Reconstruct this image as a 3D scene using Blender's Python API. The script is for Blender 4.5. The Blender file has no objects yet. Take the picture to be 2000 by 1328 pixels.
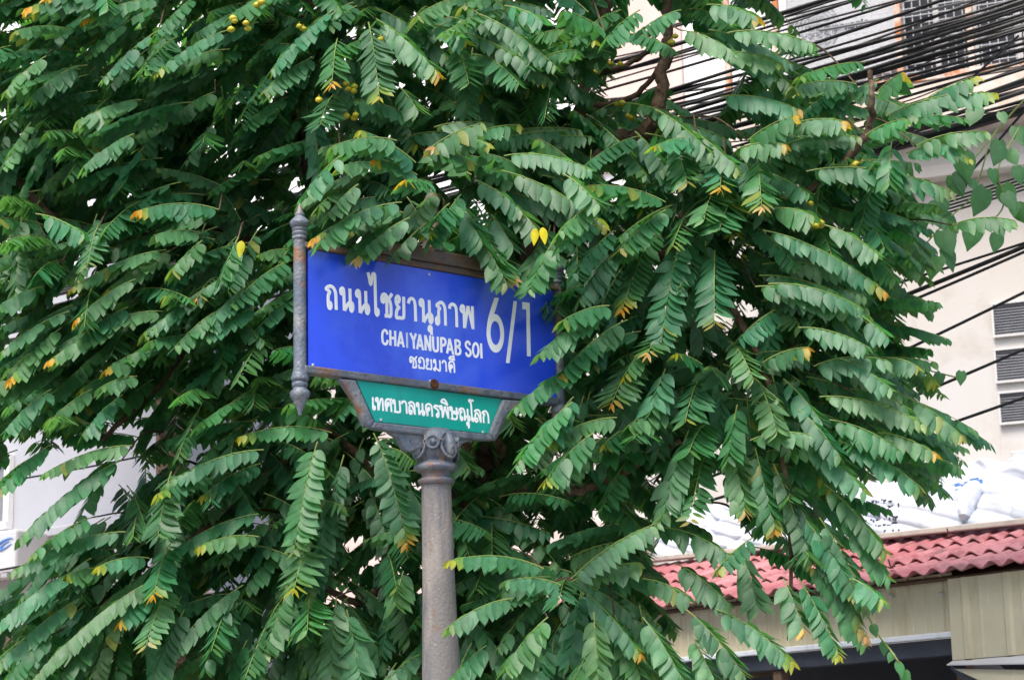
import bpy, math, random
import numpy as np
R_ = math.radians
C = bpy.context.scene.collection
sc = bpy.context.scene
rng = random.Random(11)
nr = np.random.RandomState(5)

# ------------------------------------------------------------------ camera
FPX, CX, CY, CAMZ = 4300.0, 1000.0, 664.0, 1.6
PITCH, ROLL = 0.20540273, -0.02186557
_F = np.array([0, math.cos(PITCH), math.sin(PITCH)])
_R0 = np.array([1.0, 0, 0]); _U0 = np.cross(_R0, _F)
_R = math.cos(ROLL)*_R0 + math.sin(ROLL)*_U0
_U = -math.sin(ROLL)*_R0 + math.cos(ROLL)*_U0
CAM = np.array([0, 0, CAMZ])
cd = bpy.data.cameras.new('camera'); cam = bpy.data.objects.new('camera', cd); C.objects.link(cam)
from mathutils import Matrix, Vector
cam.matrix_world = Matrix(((_R[0], _U[0], -_F[0], 0), (_R[1], _U[1], -_F[1], 0), (_R[2], _U[2], -_F[2], CAMZ), (0, 0, 0, 1)))
cd.sensor_width = 36; cd.lens = 36*FPX/2000; cd.clip_end = 500; cd.clip_start = 0.1
cd.dof.use_dof = True; cd.dof.focus_distance = 8.6; cd.dof.aperture_fstop = 7.0
sc.camera = cam

# ------------------------------------------------------------------ light
SUN_EL, SUN_AZ = 58, 205      # azimuth clockwise from +Y; the sun stands behind the camera, a little to its left
w = bpy.data.worlds.new('World'); sc.world = w; w.use_nodes = True
nt = w.node_tree
sky = nt.nodes.new('ShaderNodeTexSky'); sky.sky_type = 'NISHITA'; sky.sun_disc = False
sky.sun_elevation = R_(SUN_EL); sky.sun_rotation = R_(SUN_AZ); sky.air_density = 1.0; sky.dust_density = 4.0; sky.ozone_density = 1.0
bg = nt.nodes['Background']; bg.inputs['Strength'].default_value = 0.15
nt.links.new(sky.outputs[0], bg.inputs[0])
ld = bpy.data.lights.new('sun', 'SUN'); ld.energy = 2.0; ld.angle = R_(24); ld.color = (1, 0.95, 0.88)
sun = bpy.data.objects.new('sun', ld); C.objects.link(sun)
_d = Vector((math.sin(R_(SUN_AZ))*math.cos(R_(SUN_EL)), math.cos(R_(SUN_AZ))*math.cos(R_(SUN_EL)), math.sin(R_(SUN_EL))))
sun.rotation_euler = (-_d).to_track_quat('-Z', 'Y').to_euler(); sun.location = (0, -5, 20)
sc.view_settings.view_transform = 'Standard'; sc.view_settings.look = 'None'
sc.view_settings.exposure = 1.08; sc.view_settings.gamma = 1

# ------------------------------------------------------------------ helpers
def ray(px, py):
    return _F + _R*((px-CX)/FPX) - _U*((py-CY)/FPX)
def PY(px, py, Y):
    d = ray(px, py); return CAM + d*(Y/d[1])
def PZ(px, py, z):
    d = ray(px, py); return CAM + d*((z-CAMZ)/d[2])
def PP(px, py, o, n):
    d = ray(px, py); return CAM + d*(np.dot(o-CAM, n)/np.dot(d, n))

def nrm0(v): return v/np.linalg.norm(v)
UPV = np.array([0, 0, 1.0])
class MB:
    def __init__(s): s.v = []; s.f = []
    def add(s, vs, fs):
        b = len(s.v); s.v.extend([tuple(map(float, p)) for p in vs]); s.f.extend([tuple(i+b for i in f) for f in fs])
    def hexa(s, p):      # p: 8 points, bottom ring then top ring
        s.add(p, [(0, 3, 2, 1), (4, 5, 6, 7), (0, 1, 5, 4), (1, 2, 6, 5), (2, 3, 7, 6), (3, 0, 4, 7)])
    def obox(s, c, ax, h):
        c = np.array(c, float); a = [np.array(ax[i], float)*h[i] for i in range(3)]
        s.hexa([c-a[0]-a[1]-a[2], c+a[0]-a[1]-a[2], c+a[0]+a[1]-a[2], c-a[0]+a[1]-a[2],
                c-a[0]-a[1]+a[2], c+a[0]-a[1]+a[2], c+a[0]+a[1]+a[2], c-a[0]+a[1]+a[2]])
    def tube(s, pts, rad, n=8, cap=True, noise=0):
        pts = [np.array(p, float) for p in pts]
        if not hasattr(rad, '__len__'): rad = [rad]*len(pts)
        ref = None; vs = []; fs = []
        for i, p in enumerate(pts):
            t = pts[min(i+1, len(pts)-1)] - pts[max(i-1, 0)]; t = t/(np.linalg.norm(t)+1e-12)
            if ref is None: ref = np.array([0, 0, 1.0]) if abs(t[2]) < .9 else np.array([1.0, 0, 0])
            a = np.cross(t, ref); a /= np.linalg.norm(a)+1e-12; b = np.cross(a, t); ref = b
            for k in range(n):
                q = 2*math.pi*k/n; r = rad[i]*(1+(rng.uniform(-noise, noise) if noise else 0))
                vs.append(p + (a*math.cos(q)+b*math.sin(q))*r)
        for i in range(len(pts)-1):
            for k in range(n):
                fs.append((i*n+k, i*n+(k+1) % n, (i+1)*n+(k+1) % n, (i+1)*n+k))
        if cap:
            fs.append(tuple(range(n))[::-1]); fs.append(tuple((len(pts)-1)*n+k for k in range(n)))
        s.add(vs, fs)
    def lathe(s, base, prof, n=28, axis=(0, 0, 1), shear=(0, 0), flute=None):
        # prof: list of (height, radius) from bottom to top or top to bottom
        vs = []; fs = []
        ax = np.array(axis, float); ax /= np.linalg.norm(ax)
        a = np.cross(ax, [0, 1, 0.02]); a /= np.linalg.norm(a); b = np.cross(ax, a)
        for (h, r) in prof:
            for k in range(n):
                q = 2*math.pi*k/n
                rr = r if not flute else r*(1+flute(h)*math.cos(q*18))
                vs.append(np.array(base)+ax*h+(a*math.cos(q)+b*math.sin(q))*rr+np.array([shear[0]*h, shear[1]*h, 0]))
        for i in range(len(prof)-1):
            for k in range(n):
                fs.append((i*n+k, i*n+(k+1) % n, (i+1)*n+(k+1) % n, (i+1)*n+k))
        fs.append(tuple(range(n))[::-1]); fs.append(tuple((len(prof)-1)*n+k for k in range(n)))
        s.add(vs, fs)
    def sphere(s, c, r, nu=12, nv=8, sq=(1, 1, 1), lobes=0):
        c = np.array(c, float); vs = [c+np.array([0, 0, r*sq[2]])]; fs = []
        for j in range(1, nv):
            th = math.pi*j/nv
            for k in range(nu):
                q = 2*math.pi*k/nu; rr = r*(1+(lobes*math.cos(6*q) if lobes else 0))
                vs.append(c+np.array([rr*sq[0]*math.sin(th)*math.cos(q), rr*sq[1]*math.sin(th)*math.sin(q), r*sq[2]*math.cos(th)]))
        vs.append(c-np.array([0, 0, r*sq[2]]))
        for k in range(nu): fs.append((0, 1+k, 1+(k+1) % nu))
        for j in range(nv-2):
            for k in range(nu): fs.append((1+j*nu+k, 1+(j+1)*nu+k, 1+(j+1)*nu+(k+1) % nu, 1+j*nu+(k+1) % nu))
        e = len(vs)-1
        for k in range(nu): fs.append((e, 1+(nv-2)*nu+(k+1) % nu, 1+(nv-2)*nu+k))
        s.add(vs, fs)
    def build(s, name, mat, parent=None, smooth=False, bevel=0):
        me = bpy.data.meshes.new(name); me.from_pydata(s.v, [], s.f); me.update()
        if smooth:
            me.polygons.foreach_set('use_smooth', [True]*len(me.polygons))
            try: me.set_sharp_from_angle(angle=R_(42))
            except Exception: pass
        me.materials.append(mat)
        o = bpy.data.objects.new(name, me); C.objects.link(o)
        if bevel:
            m = o.modifiers.new('bevel', 'BEVEL'); m.width = bevel; m.segments = 2; m.limit_method = 'ANGLE'
        if parent:
            o.parent = parent; o.matrix_parent_inverse = Matrix.Translation(parent.location).inverted()
        return o
def tag(o, label=None, cat=None, group=None, kind=None):
    if label: o['label'] = label
    if cat: o['category'] = cat
    if group: o['group'] = group
    if kind: o['kind'] = kind
    return o
def thing(name, loc, label, cat, group=None):
    o = bpy.data.objects.new(name, None); o.location = loc; o.empty_display_size = .2; C.objects.link(o)
    return tag(o, label, cat, group)
def catmull(pts, sub=6):
    P = [np.array(p, float) for p in pts]
    if len(P) < 3: return P
    out = []
    for i in range(len(P)-1):
        p0 = P[i-1] if i else 2*P[0]-P[1]; p1, p2 = P[i], P[i+1]; p3 = P[i+2] if i+2 < len(P) else 2*P[-1]-P[-2]
        for k in range(sub):
            t = k/sub
            out.append(.5*((2*p1)+(-p0+p2)*t+(2*p0-5*p1+4*p2-p3)*t*t+(-p0+3*p1-3*p2+p3)*t**3))
    out.append(P[-1]); return out

# ------------------------------------------------------------------ materials
def mat(name, col, rough=.6, spec=.4, noise=None, bump=None, metal=0, coat=0, streak=None):
    """noise: list of (scale, colour, low, high[, (sx,sy,sz)]) patches laid over col; bump: (scale, strength)"""
    m = bpy.data.materials.new(name); m.use_nodes = True; t = m.node_tree; b = t.nodes['Principled BSDF']
    b.inputs['Roughness'].default_value = rough; b.inputs['Metallic'].default_value = metal
    b.inputs['Specular IOR Level'].default_value = spec
    b.inputs['Coat Weight'].default_value = coat; b.inputs['Coat Roughness'].default_value = .12
    tc = t.nodes.new('ShaderNodeTexCoord')
    rgb = t.nodes.new('ShaderNodeRGB'); rgb.outputs[0].default_value = (*col, 1); last = rgb.outputs[0]
    for it in (noise or []):
        sca, c2, lo, hi = it[:4]
        src = tc.outputs['Object']
        if len(it) > 4:
            mp = t.nodes.new('ShaderNodeMapping'); mp.inputs['Scale'].default_value = it[4]
            t.links.new(src, mp.inputs[0]); src = mp.outputs[0]
        n = t.nodes.new('ShaderNodeTexNoise'); n.inputs['Scale'].default_value = sca; n.inputs['Detail'].default_value = 6; n.inputs['Roughness'].default_value = .6
        t.links.new(src, n.inputs['Vector'])
        r = t.nodes.new('ShaderNodeMapRange'); r.inputs[1].default_value = lo; r.inputs[2].default_value = hi; r.clamp = True
        t.links.new(n.outputs[0], r.inputs[0])
        mx = t.nodes.new('ShaderNodeMix'); mx.data_type = 'RGBA'; mx.inputs[7].default_value = (*c2, 1)
        t.links.new(r.outputs[0], mx.inputs[0]); t.links.new(last, mx.inputs[6]); last = mx.outputs[2]
    t.links.new(last, b.inputs['Base Color'])
    if bump:
        n = t.nodes.new('ShaderNodeTexNoise'); n.inputs['Scale'].default_value = bump[0]; n.inputs['Detail'].default_value = 5
        t.links.new(tc.outputs['Object'], n.inputs['Vector'])
        bp = t.nodes.new('ShaderNodeBump'); bp.inputs['Strength'].default_value = bump[1]; bp.inputs['Distance'].default_value = .01
        t.links.new(n.outputs[0], bp.inputs['Height']); t.links.new(bp.outputs[0], b.inputs['Normal'])
    return m
def leaf_mat(name, trans=.45, rough=.45, spec=.46):
    m = bpy.data.materials.new(name); m.use_nodes = True; t = m.node_tree; b = t.nodes['Principled BSDF']; out = t.nodes['Material Output']
    at = t.nodes.new('ShaderNodeVertexColor'); at.layer_name = 'tint'
    tc = t.nodes.new('ShaderNodeTexCoord')
    n = t.nodes.new('ShaderNodeTexNoise'); n.inputs['Scale'].default_value = 30; n.inputs['Detail'].default_value = 4
    t.links.new(tc.outputs['Object'], n.inputs['Vector'])
    r = t.nodes.new('ShaderNodeMapRange'); r.inputs[1].default_value = .3; r.inputs[2].default_value = .7; r.inputs[3].default_value = .82; r.inputs[4].default_value = 1.15
    t.links.new(n.outputs[0], r.inputs[0])
    mx = t.nodes.new('ShaderNodeMix'); mx.data_type = 'RGBA'; mx.blend_type = 'MULTIPLY'; mx.inputs[0].default_value = 1
    t.links.new(at.outputs[0], mx.inputs[6])
    cmb = t.nodes.new('ShaderNodeCombineColor')
    for i in range(3): t.links.new(r.outputs[0], cmb.inputs[i])
    t.links.new(cmb.outputs[0], mx.inputs[7])
    n3 = t.nodes.new('ShaderNodeTexNoise'); n3.inputs['Scale'].default_value = 75; n3.inputs['Detail'].default_value = 2
    t.links.new(tc.outputs['Object'], n3.inputs['Vector'])
    r3 = t.nodes.new('ShaderNodeMapRange'); r3.inputs[1].default_value = .68; r3.inputs[2].default_value = .76; r3.inputs[4].default_value = .7
    t.links.new(n3.outputs[0], r3.inputs[0])
    m3 = t.nodes.new('ShaderNodeMix'); m3.data_type = 'RGBA'; m3.inputs[7].default_value = (.09, .085, .035, 1)
    t.links.new(r3.outputs[0], m3.inputs[0]); t.links.new(mx.outputs[2], m3.inputs[6])
    t.links.new(m3.outputs[2], b.inputs['Base Color'])
    b.inputs['Roughness'].default_value = rough; b.inputs['Specular IOR Level'].default_value = spec
    n2 = t.nodes.new('ShaderNodeTexNoise'); n2.inputs['Scale'].default_value = 140; n2.inputs['Detail'].default_value = 3
    t.links.new(tc.outputs['Object'], n2.inputs['Vector'])
    bp = t.nodes.new('ShaderNodeBump'); bp.inputs['Strength'].default_value = .25; bp.inputs['Distance'].default_value = .003
    t.links.new(n2.outputs[0], bp.inputs['Height']); t.links.new(bp.outputs[0], b.inputs['Normal'])
    tr = t.nodes.new('ShaderNodeBsdfTranslucent')
    g = t.nodes.new('ShaderNodeMix'); g.data_type = 'RGBA'; g.blend_type = 'MULTIPLY'; g.inputs[0].default_value = 1; g.inputs[7].default_value = (1.9, 1.9, .8, 1)
    t.links.new(mx.outputs[2], g.inputs[6]); t.links.new(g.outputs[2], tr.inputs[0])
    ms = t.nodes.new('ShaderNodeMixShader'); ms.inputs[0].default_value = trans
    t.links.new(b.outputs[0], ms.inputs[1]); t.links.new(tr.outputs[0], ms.inputs[2]); t.links.new(ms.outputs[0], out.inputs[0])
    return m
M = {}
M['iron'] = mat('painted_iron', (.095, .118, .155), .45, .5,
                [(9, (.20, .21, .22), .45, .7), (38, (.050, .060, .082), .52, .72), (7, (.21, .105, .055), .54, .66), (60, (.25, .13, .07), .62, .70), (150, (.32, .32, .32), .66, .72)], (80, .5))
M['pole'] = mat('weathered_iron', (.150, .142, .140), .65, .35,
                [(14, (.085, .09, .105), .46, .64, (1, 1, .10)), (8, (.27, .235, .21), .50, .66, (1, 1, .22)), (26, (.17, .105, .07), .63, .74, (1, 1, .4)), (120, (.33, .31, .29), .62, .70), (60, (.06, .055, .05), .64, .70)], (90, .35))
M['rust'] = mat('rusty_iron', (.11, .085, .07), .7, .3, [(18, (.16, .085, .045), .45, .65), (40, (.07, .07, .075), .5, .7)], (60, .4))
M['rustspot'] = mat('rust_spot', (.045, .018, .012), .8, .2, [(60, (.14, .05, .02), .45, .65)], (90, .4))
M['blue'] = mat('blue_sheet', (.018, .070, .74), .28, .5, [(2.2, (.06, .15, .80), .44, .66), (4, (.010, .042, .60), .5, .72), (9, (.07, .135, .60), .60, .80, (1, 1, .12)), (160, (.2, .22, .5), .70, .74)], (2.2, .05), coat=.25)  # broad paler patches paint in a soft cloudy sheen; vertical streaks are dirt
M['green'] = mat('green_sheet', (.001, .31, .25), .4, .35, [(4, (.003, .37, .30), .45, .7), (9, (.02, .24, .2), .58, .78, (1, 1, .15))], coat=.08)
M['white'] = mat('white_lettering', (.90, .91, .92), .5, .3)
M['grey_letter'] = mat('pale_lettering', (.58, .63, .82), .5, .3)
M['rivet'] = mat('zinc_rivet', (.5, .52, .53), .35, .5, [(80, (.3, .25, .2), .5, .7)], metal=.3)
M['coping'] = mat('mossy_concrete', (.46, .43, .38), .9, .2, [(6, (.36, .34, .31), .48, .66), (14, (.2, .18, .15), .62, .75)], (40, .3))
M['bark'] = mat('bark', (.095, .062, .042), .85, .2, [(14, (.17, .125, .095), .50, .68), (35, (.04, .026, .018), .5, .7)], (40, .9))
M['stem'] = mat('leaf_stem', (.16, .23, .06), .5, .3, [(20, (.22, .2, .07), .5, .7)])
M['leaf'] = leaf_mat('gooseberry_leaf')
M['leaf_far'] = leaf_mat('broad_leaf', .45, .45, .4)
M['vine'] = leaf_mat('vine_leaf', .3, .4, .5)
M['fruit'] = mat('fruit_skin', (.40, .38, .03), .4, .4, [(12, (.52, .33, .02), .5, .7)])
M['cable'] = mat('cable_rubber', (.012, .012, .015), .45, .45, [(25, (.03, .03, .032), .5, .7)])
M['cable_grey'] = mat('cable_grey', (.22, .22, .23), .5, .4)
M['ground'] = mat('concrete_ground', (.34, .33, .31), .9, .2, [(1.2, (.25, .24, .23), .4, .7), (8, (.4, .39, .37), .5, .7)], (30, .3))
M['road'] = mat('asphalt', (.06, .06, .062), .9, .2, [(3, (.085, .084, .082), .45, .7)], (60, .5))
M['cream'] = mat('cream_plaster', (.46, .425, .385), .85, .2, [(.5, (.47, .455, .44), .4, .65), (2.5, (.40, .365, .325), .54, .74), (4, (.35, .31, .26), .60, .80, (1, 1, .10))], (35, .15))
M['lit_white'] = mat('lit_white_plaster', (.80, .79, .79), .85, .2, [(.8, (.74, .72, .72), .45, .7), (6, (.66, .63, .6), .64, .85, (1, 1, .2))], (35, .15))
M['bluewall'] = mat('cool_white_plaster', (.38, .385, .425), .85, .2, [(1, (.345, .355, .39), .45, .7), (6, (.37, .37, .39), .66, .85, (1, 1, .2))], (35, .15))
M['stain'] = mat('stained_plaster', (.52, .45, .39), .9, .2, [(2.5, (.42, .31, .22), .48, .72, (1, 1, .35)), (5, (.6, .56, .53), .5, .7), (9, (.36, .24, .16), .64, .8, (1, 1, .3))], (35, .25))
M['salmon'] = mat('salmon_paint', (.62, .49, .45), .85, .2, [(1.2, (.57, .42, .37), .45, .7)], (35, .15))
M['tan'] = mat('tan_paint', (.42, .33, .25), .85, .2, [(1.5, (.34, .26, .19), .45, .7)], (35, .15))
M['rustframe'] = mat('rusty_steel', (.55, .46, .40), .75, .3, [(6, (.42, .16, .06), .44, .58), (14, (.25, .10, .05), .56, .7)], (50, .4))
M['wire'] = mat('galvanised_wire', (.42, .43, .45), .5, .4, metal=.3)
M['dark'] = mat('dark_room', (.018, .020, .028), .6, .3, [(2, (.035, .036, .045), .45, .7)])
M['glass'] = mat('dusty_louvre_glass', (.15, .155, .17), .3, .5, [(4, (.21, .215, .23), .45, .7)])
M['frame'] = mat('grey_frame', (.5, .49, .48), .6, .3)
M['acwhite'] = mat('ac_casing', (.50, .505, .52), .5, .4, [(3, (.44, .44, .44), .45, .7)])
M['acgrey'] = mat('ac_grille', (.30, .31, .33), .6, .3)
M['mark'] = mat('grey_print', (.045, .05, .07), .5, .3)
M['bluemark'] = mat('blue_print', (.10, .22, .55), .5, .3)
M['tile'] = mat('red_roof_tile', (.31, .098, .108), .75, .25, [(1.2, (.42, .19, .20), .40, .62), (5, (.16, .055, .055), .52, .72, (1, 1, .4)), (3.5, (.12, .085, .08), .58, .74), (9, (.25, .06, .065), .55, .75, (1, 1, 1)), (30, (.5, .22, .21), .62, .8)], (60, .2))
M['tileend'] = mat('tile_mortar', (.10, .06, .055), .9, .2, [(20, (.2, .17, .16), .5, .7)])
M['hook'] = mat('rusty_hook', (.12, .035, .03), .7, .3)
M['tarp'] = mat('white_tarpaulin', (.49, .515, .57), .5, .35, [(2.5, (.41, .46, .57), .46, .7), (6, (.40, .42, .48), .60, .8, (1, 1, .4))], (7, 1.0))
M['metalsheet'] = mat('beige_metal_sheet', (.50, .46, .32), .5, .4, [(3, (.55, .51, .38), .42, .66), (7, (.42, .37, .23), .55, .75, (1, 1, .2)), (18, (.66, .64, .55), .64, .75, (1, 1, .12))], (40, .1))
M['darksteel'] = mat('dark_blue_steel', (.022, .028, .042), .5, .4, [(6, (.04, .045, .06), .45, .7)])
M['trim'] = mat('silver_trim', (.62, .66, .72), .4, .5, [(8, (.42, .45, .5), .5, .7)])
M['bluepanel'] = mat('blue_panel', (.03, .10, .25), .5, .4)
M['wood'] = mat('brown_wood', (.10, .065, .045), .8, .2, [(6, (.16, .11, .08), .45, .7, (1, 1, .2))])

# ------------------------------------------------------------------ ground
mb = MB(); mb.add([(-120, -60, 0), (120, -60, 0), (120, 200, 0), (-120, 200, 0)], [(0, 1, 2, 3)])
tag(mb.build('ground', M['ground']), kind='structure')
mb = MB(); mb.add([(-120, -6, .004), (120, -6, .004), (120, 5.5, .004), (-120, 5.5, .004)], [(0, 1, 2, 3)])
tag(mb.build('road', M['road']), kind='structure')
mb = MB(); mb.obox((0, 5.65, .07), np.eye(3), (120, .12, .07))
tag(mb.build('kerb', M['ground'], bevel=.01), kind='structure')

# ------------------------------------------------------------------ facades
class Facade:
    def __init__(s, px, py, Y, yaw):
        s.o = PY(px, py, Y); s.a = np.array([math.cos(R_(yaw)), -math.sin(R_(yaw)), 0]); s.n = np.array([-math.sin(R_(yaw)), -math.cos(R_(yaw)), 0])
    def sz(s, px, py, off=0):
        p = PP(px, py, s.o+s.n*off, s.n); d = p-s.o; return float(d@s.a), float(p[2])
    def pt(s, a, z, off): q = s.o+s.a*a+s.n*off; return np.array([q[0], q[1], z])
    def box(s, mb, a0, a1, z0, z1, w0, w1):
        mb.hexa([s.pt(a0, z0, w1), s.pt(a1, z0, w1), s.pt(a1, z0, w0), s.pt(a0, z0, w0), s.pt(a0, z1, w1), s.pt(a1, z1, w1), s.pt(a1, z1, w0), s.pt(a0, z1, w0)])
    def pbox(s, mb, x0, y0, x1, y1, w0, w1, ref=None):
        """box whose front face spans the photo rectangle; the height is read at ref (x)"""
        xr = (x0+x1)/2 if ref is None else ref
        a0 = s.sz(x0, (y0+y1)/2, w1)[0]; a1 = s.sz(x1, (y0+y1)/2, w1)[0]
        z1 = s.sz(xr, y0, w1)[1]; z0 = s.sz(xr, y1, w1)[1]
        s.box(mb, a0, a1, z0, z1, w0, w1); return a0, a1, z0, z1

# cream shophouse behind the tree
fa = Facade(1000, 600, 21.0, 24)
bld = thing('shophouse', (float(fa.o[0]), float(fa.o[1]), 0), 'cream plastered shophouse with caged balcony and vent windows behind the tree', 'building')
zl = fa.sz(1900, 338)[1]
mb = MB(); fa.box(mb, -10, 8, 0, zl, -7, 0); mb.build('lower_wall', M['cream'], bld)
mb = MB(); fa.box(mb, -10, 8, zl+.002, 13, -7, -.04); mb.build('upper_wall', M['lit_white'], bld)  # upper wall's sunlit brightness is put into a whiter plaster colour than below
mb = MB(); fa.box(mb, -10.02, 8.02, zl-.05, zl+.06, .003, .22); mb.build('ledge', M['cream'], bld, bevel=.01)
mb = MB(); fa.pbox(mb, 1120, -150, 1330, 330, -.035, .012); o = mb.build('wall_panel', M['salmon'], bld); o['label'] = 'salmon pink painted wall panel'
mb = MB(); fa.pbox(mb, 560, 1035, 1240, 1215, .003, .5); o = mb.build('parapet', M['salmon'], bld, bevel=.01); o['label'] = 'salmon painted parapet low on the wall'
# three vent windows
for (y0, y1, xl) in ((590, 664, 1938), (680, 754, 1943), (765, 836, 1951)):
    mb = MB()
    a0, a1, z0, z1 = fa.pbox(MB(), xl, y0-2, 2080, y1-8, 0, .02, ref=1985)
    t = .018
    fa.box(mb, a0, a1, z0, z0+t, .003, .05); fa.box(mb, a0, a1, z1-t, z1, .003, .05)
    fa.box(mb, a0, a0+t, z0+t, z1-t, .003, .048); fa.box(mb, a1-t, a1, z0+t, z1-t, .003, .048)
    fr = mb.build('window', M['frame'], bld)
    mb = MB(); n = 11
    for k in range(n):
        zz = z0+t+(z1-z0-2*t)*(k+.5)/n; h = (z1-z0-2*t)/n*.47
        mb.hexa([fa.pt(a0+t, zz-h, .034), fa.pt(a1-t, zz-h, .034), fa.pt(a1-t, zz-h, .030), fa.pt(a0+t, zz-h, .030),
                 fa.pt(a0+t, zz+h, .014), fa.pt(a1-t, zz+h, .014), fa.pt(a1-t, zz+h, .010), fa.pt(a0+t, zz+h, .010)])
    fa.box(mb, a0+t, a1-t, z0+t, z1-t, .003, .006)
    mb.build('louvre', M['glass'], fr)
# beige ledge low on the wall
mb = MB(); fa.pbox(mb, 1835, 921, 1955, 935, .003, .3, ref=1890); mb.build('sunshade', M['cream'], bld, bevel=.01); mb = MB(); fa.pbox(mb, 1975, 880, 2080, 917, .003, .3, ref=1990); mb.build('sunshade', M['cream'], bld, bevel=.01)
# balcony: slab, cage, dark opening
BO = .55
mb = MB(); a0, a1, z0b, z1b = fa.pbox(mb, 1420, 140, 2200, 226, -.03, BO, ref=1930); mb.build('balcony', M['stain'], bld, bevel=.01)
zt = z1b
mb = MB(); fa.box(mb, a0, a1, zt+.002, zt+.055, BO-.05, BO+.015)
fpost = []
for px in (1420, 1517, 1757, 1897, 2050):
    s0 = fa.sz(px, 100, BO)[0]; fa.box(mb, s0-.028, s0+.028, zt+.056, zt+1.6, BO-.045, BO+.012); fpost.append(s0)
fa.box(mb, a0, a1, zt+1.61, zt+1.66, BO-.05, BO+.015)
cage = mb.build('balcony_cage', M['rustframe'], bld)
mb = MB()
for k in range(int((a1-a0)/.075)):
    s0 = a0+.04+k*.075; fa.box(mb, s0-.0032, s0+.0032, zt+.056, zt+1.6, BO-.022, BO-.016)
for k in range(20):
    z = zt+.1+k*.075; fa.box(mb, a0, a1, z-.0032, z+.0032, BO-.015, BO-.009)
mb.build('wire_mesh', M['wire'], cage)
s0 = fa.sz(1760, 60, 0)[0]
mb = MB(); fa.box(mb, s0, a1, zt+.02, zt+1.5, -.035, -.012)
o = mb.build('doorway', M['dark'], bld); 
mb = MB()
for px in (1760, 1830, 1905, 1990):
    q = fa.sz(px, 60, 0)[0]; fa.box(mb, q-.025, q+.025, zt+.02, zt+1.5, -.01, .02); mb.build('mullion', M['frame'], o); mb = MB()
# air conditioner standing in the cage
def ac_unit(fac, x0, y0, x1, y1, w0, w1, label, ref, fan=True):
    a0, a1, z0, z1 = fac.pbox(MB(), x0, y0, x1, y1, w0, w1, ref=ref)
    p = fac.pt((a0+a1)/2, z0, (w0+w1)/2)
    t = thing('air_conditioner', tuple(p), label, 'air conditioner')
    mb = MB(); fac.box(mb, a0, a1, z0+.03, z1, w0, w1); mb.build('casing', M['acwhite'], t, bevel=.02)
    cc = (a0+(a1-a0)*.27, (z0+z1)/2); r = min((z1-z0)*.42, (a1-a0)*.22)
    mb = MB()
    for i in range(7):
        rr = r*(i+1)/7; pts = [fac.pt(cc[0]+rr*math.cos(q), cc[1]+rr*math.sin(q), w1+.008) for q in np.linspace(0, 2*math.pi, 33)]
        mb.tube(pts, .004, 5, cap=False)
    for q in np.linspace(0, 2*math.pi, 13)[:-1]:
        mb.tube([fac.pt(cc[0], cc[1], w1+.009), fac.pt(cc[0]+r*math.cos(q), cc[1]+r*math.sin(q), w1+.009)], .004, 5)
    mb.build('fan_grille', M['acgrey'], t)
    mb = MB()
    fac.box(mb, a0+.08, a0+.14, z0, z0+.029, w0, w1); mb.build('foot', M['acgrey'], t)
    mb = MB(); fac.box(mb, a1-.14, a1-.08, z0, z0+.029, w0, w1); mb.build('foot', M['acgrey'], t)
    return t, (a0, a1, z0, z1)
t, (a0, a1, z0, z1) = ac_unit(fa, 1535, -58, 1752, 158, .12, .46, 'white air conditioner behind the balcony mesh at upper right', 1640)
def text_mesh(name, body, fac, a, z, off, h, mt, parent):
    cu = bpy.data.curves.new(name, 'FONT'); cu.body = body; cu.size = h; cu.extrude = .002; cu.offset = .006; cu.align_x = 'CENTER'
    o = bpy.data.objects.new(name, cu); C.objects.link(o)
    dg = bpy.context.evaluated_depsgraph_get(); me = bpy.data.meshes.new_from_object(o.evaluated_get(dg)); bpy.data.objects.remove(o)
    me.materials.clear(); me.materials.append(mt)
    q = bpy.data.objects.new(name, me); C.objects.link(q)
    p = fac.pt(a, z, off)
    mw = Matrix(((fac.a[0], 0, fac.n[0], p[0]), (fac.a[1], 0, fac.n[1], p[1]), (0, 1, 0, p[2]), (0, 0, 0, 1)))
    me.transform(mw); q.parent = parent; q.matrix_parent_inverse = Matrix.Translation(parent.location).inverted()
    return q
ta, tz = fa.sz(1653, 57, .47)
text_mesh('lettering', 'Panasonic', fa, ta, tz, .468, .105, M['mark'], t)

# left building
fb = Facade(120, 1000, 14.5, 38)
bl = thing('shophouse', (float(fb.o[0]), float(fb.o[1]), 0), 'pale bluish white house wall behind the leaves at lower left', 'building')
a1 = fb.sz(345, 950)[0]
mb = MB(); fb.box(mb, -7, a1, 0, 5.2, -1.2, 0); mb.build('wall', M['bluewall'], bl)
a0, aw, z0, z1 = fb.pbox(MB(), -120, 905, 23, 1020, 0, .02, ref=10)
mb = MB(); fb.box(mb, a0, aw, z0-.05, z0, .003, .07); fb.box(mb, aw-.05, aw, z0, z1, .003, .05); fb.box(mb, a0, aw, z1, z1+.05, .003, .05)
wn = mb.build('window', M['lit_white'], bl)
mb = MB(); fb.box(mb, a0, aw-.05, z0, z1, .003, .02); mb.build('pane', M['glass'], wn)
mb = MB(); fb.pbox(mb, -200, 1178, 330, 1222, .003, .7, ref=40); o = mb.build('canopy', M['salmon'], bl, bevel=.01); o['label'] = 'salmon painted canopy slab'
mb = MB(); fb.pbox(mb, -200, 1224, 330, 1600, .003, .3, ref=40); o = mb.build('lower_wall', M['tan'], bl)
mb = MB(); fb.pbox(mb, 28, 1034, 330, 1052, .003, .09, ref=60); mb.build('ledge', M['bluewall'], bl, bevel=.008)
t, (a0, a1, z0, z1) = ac_unit(fb, -150, 1036, 30, 1128, .02, .35, 'white air conditioner with blue oval mark on the left wall', 0)
mb = MB()
ca, cz = fb.sz(8, 1062, .36)
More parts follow.
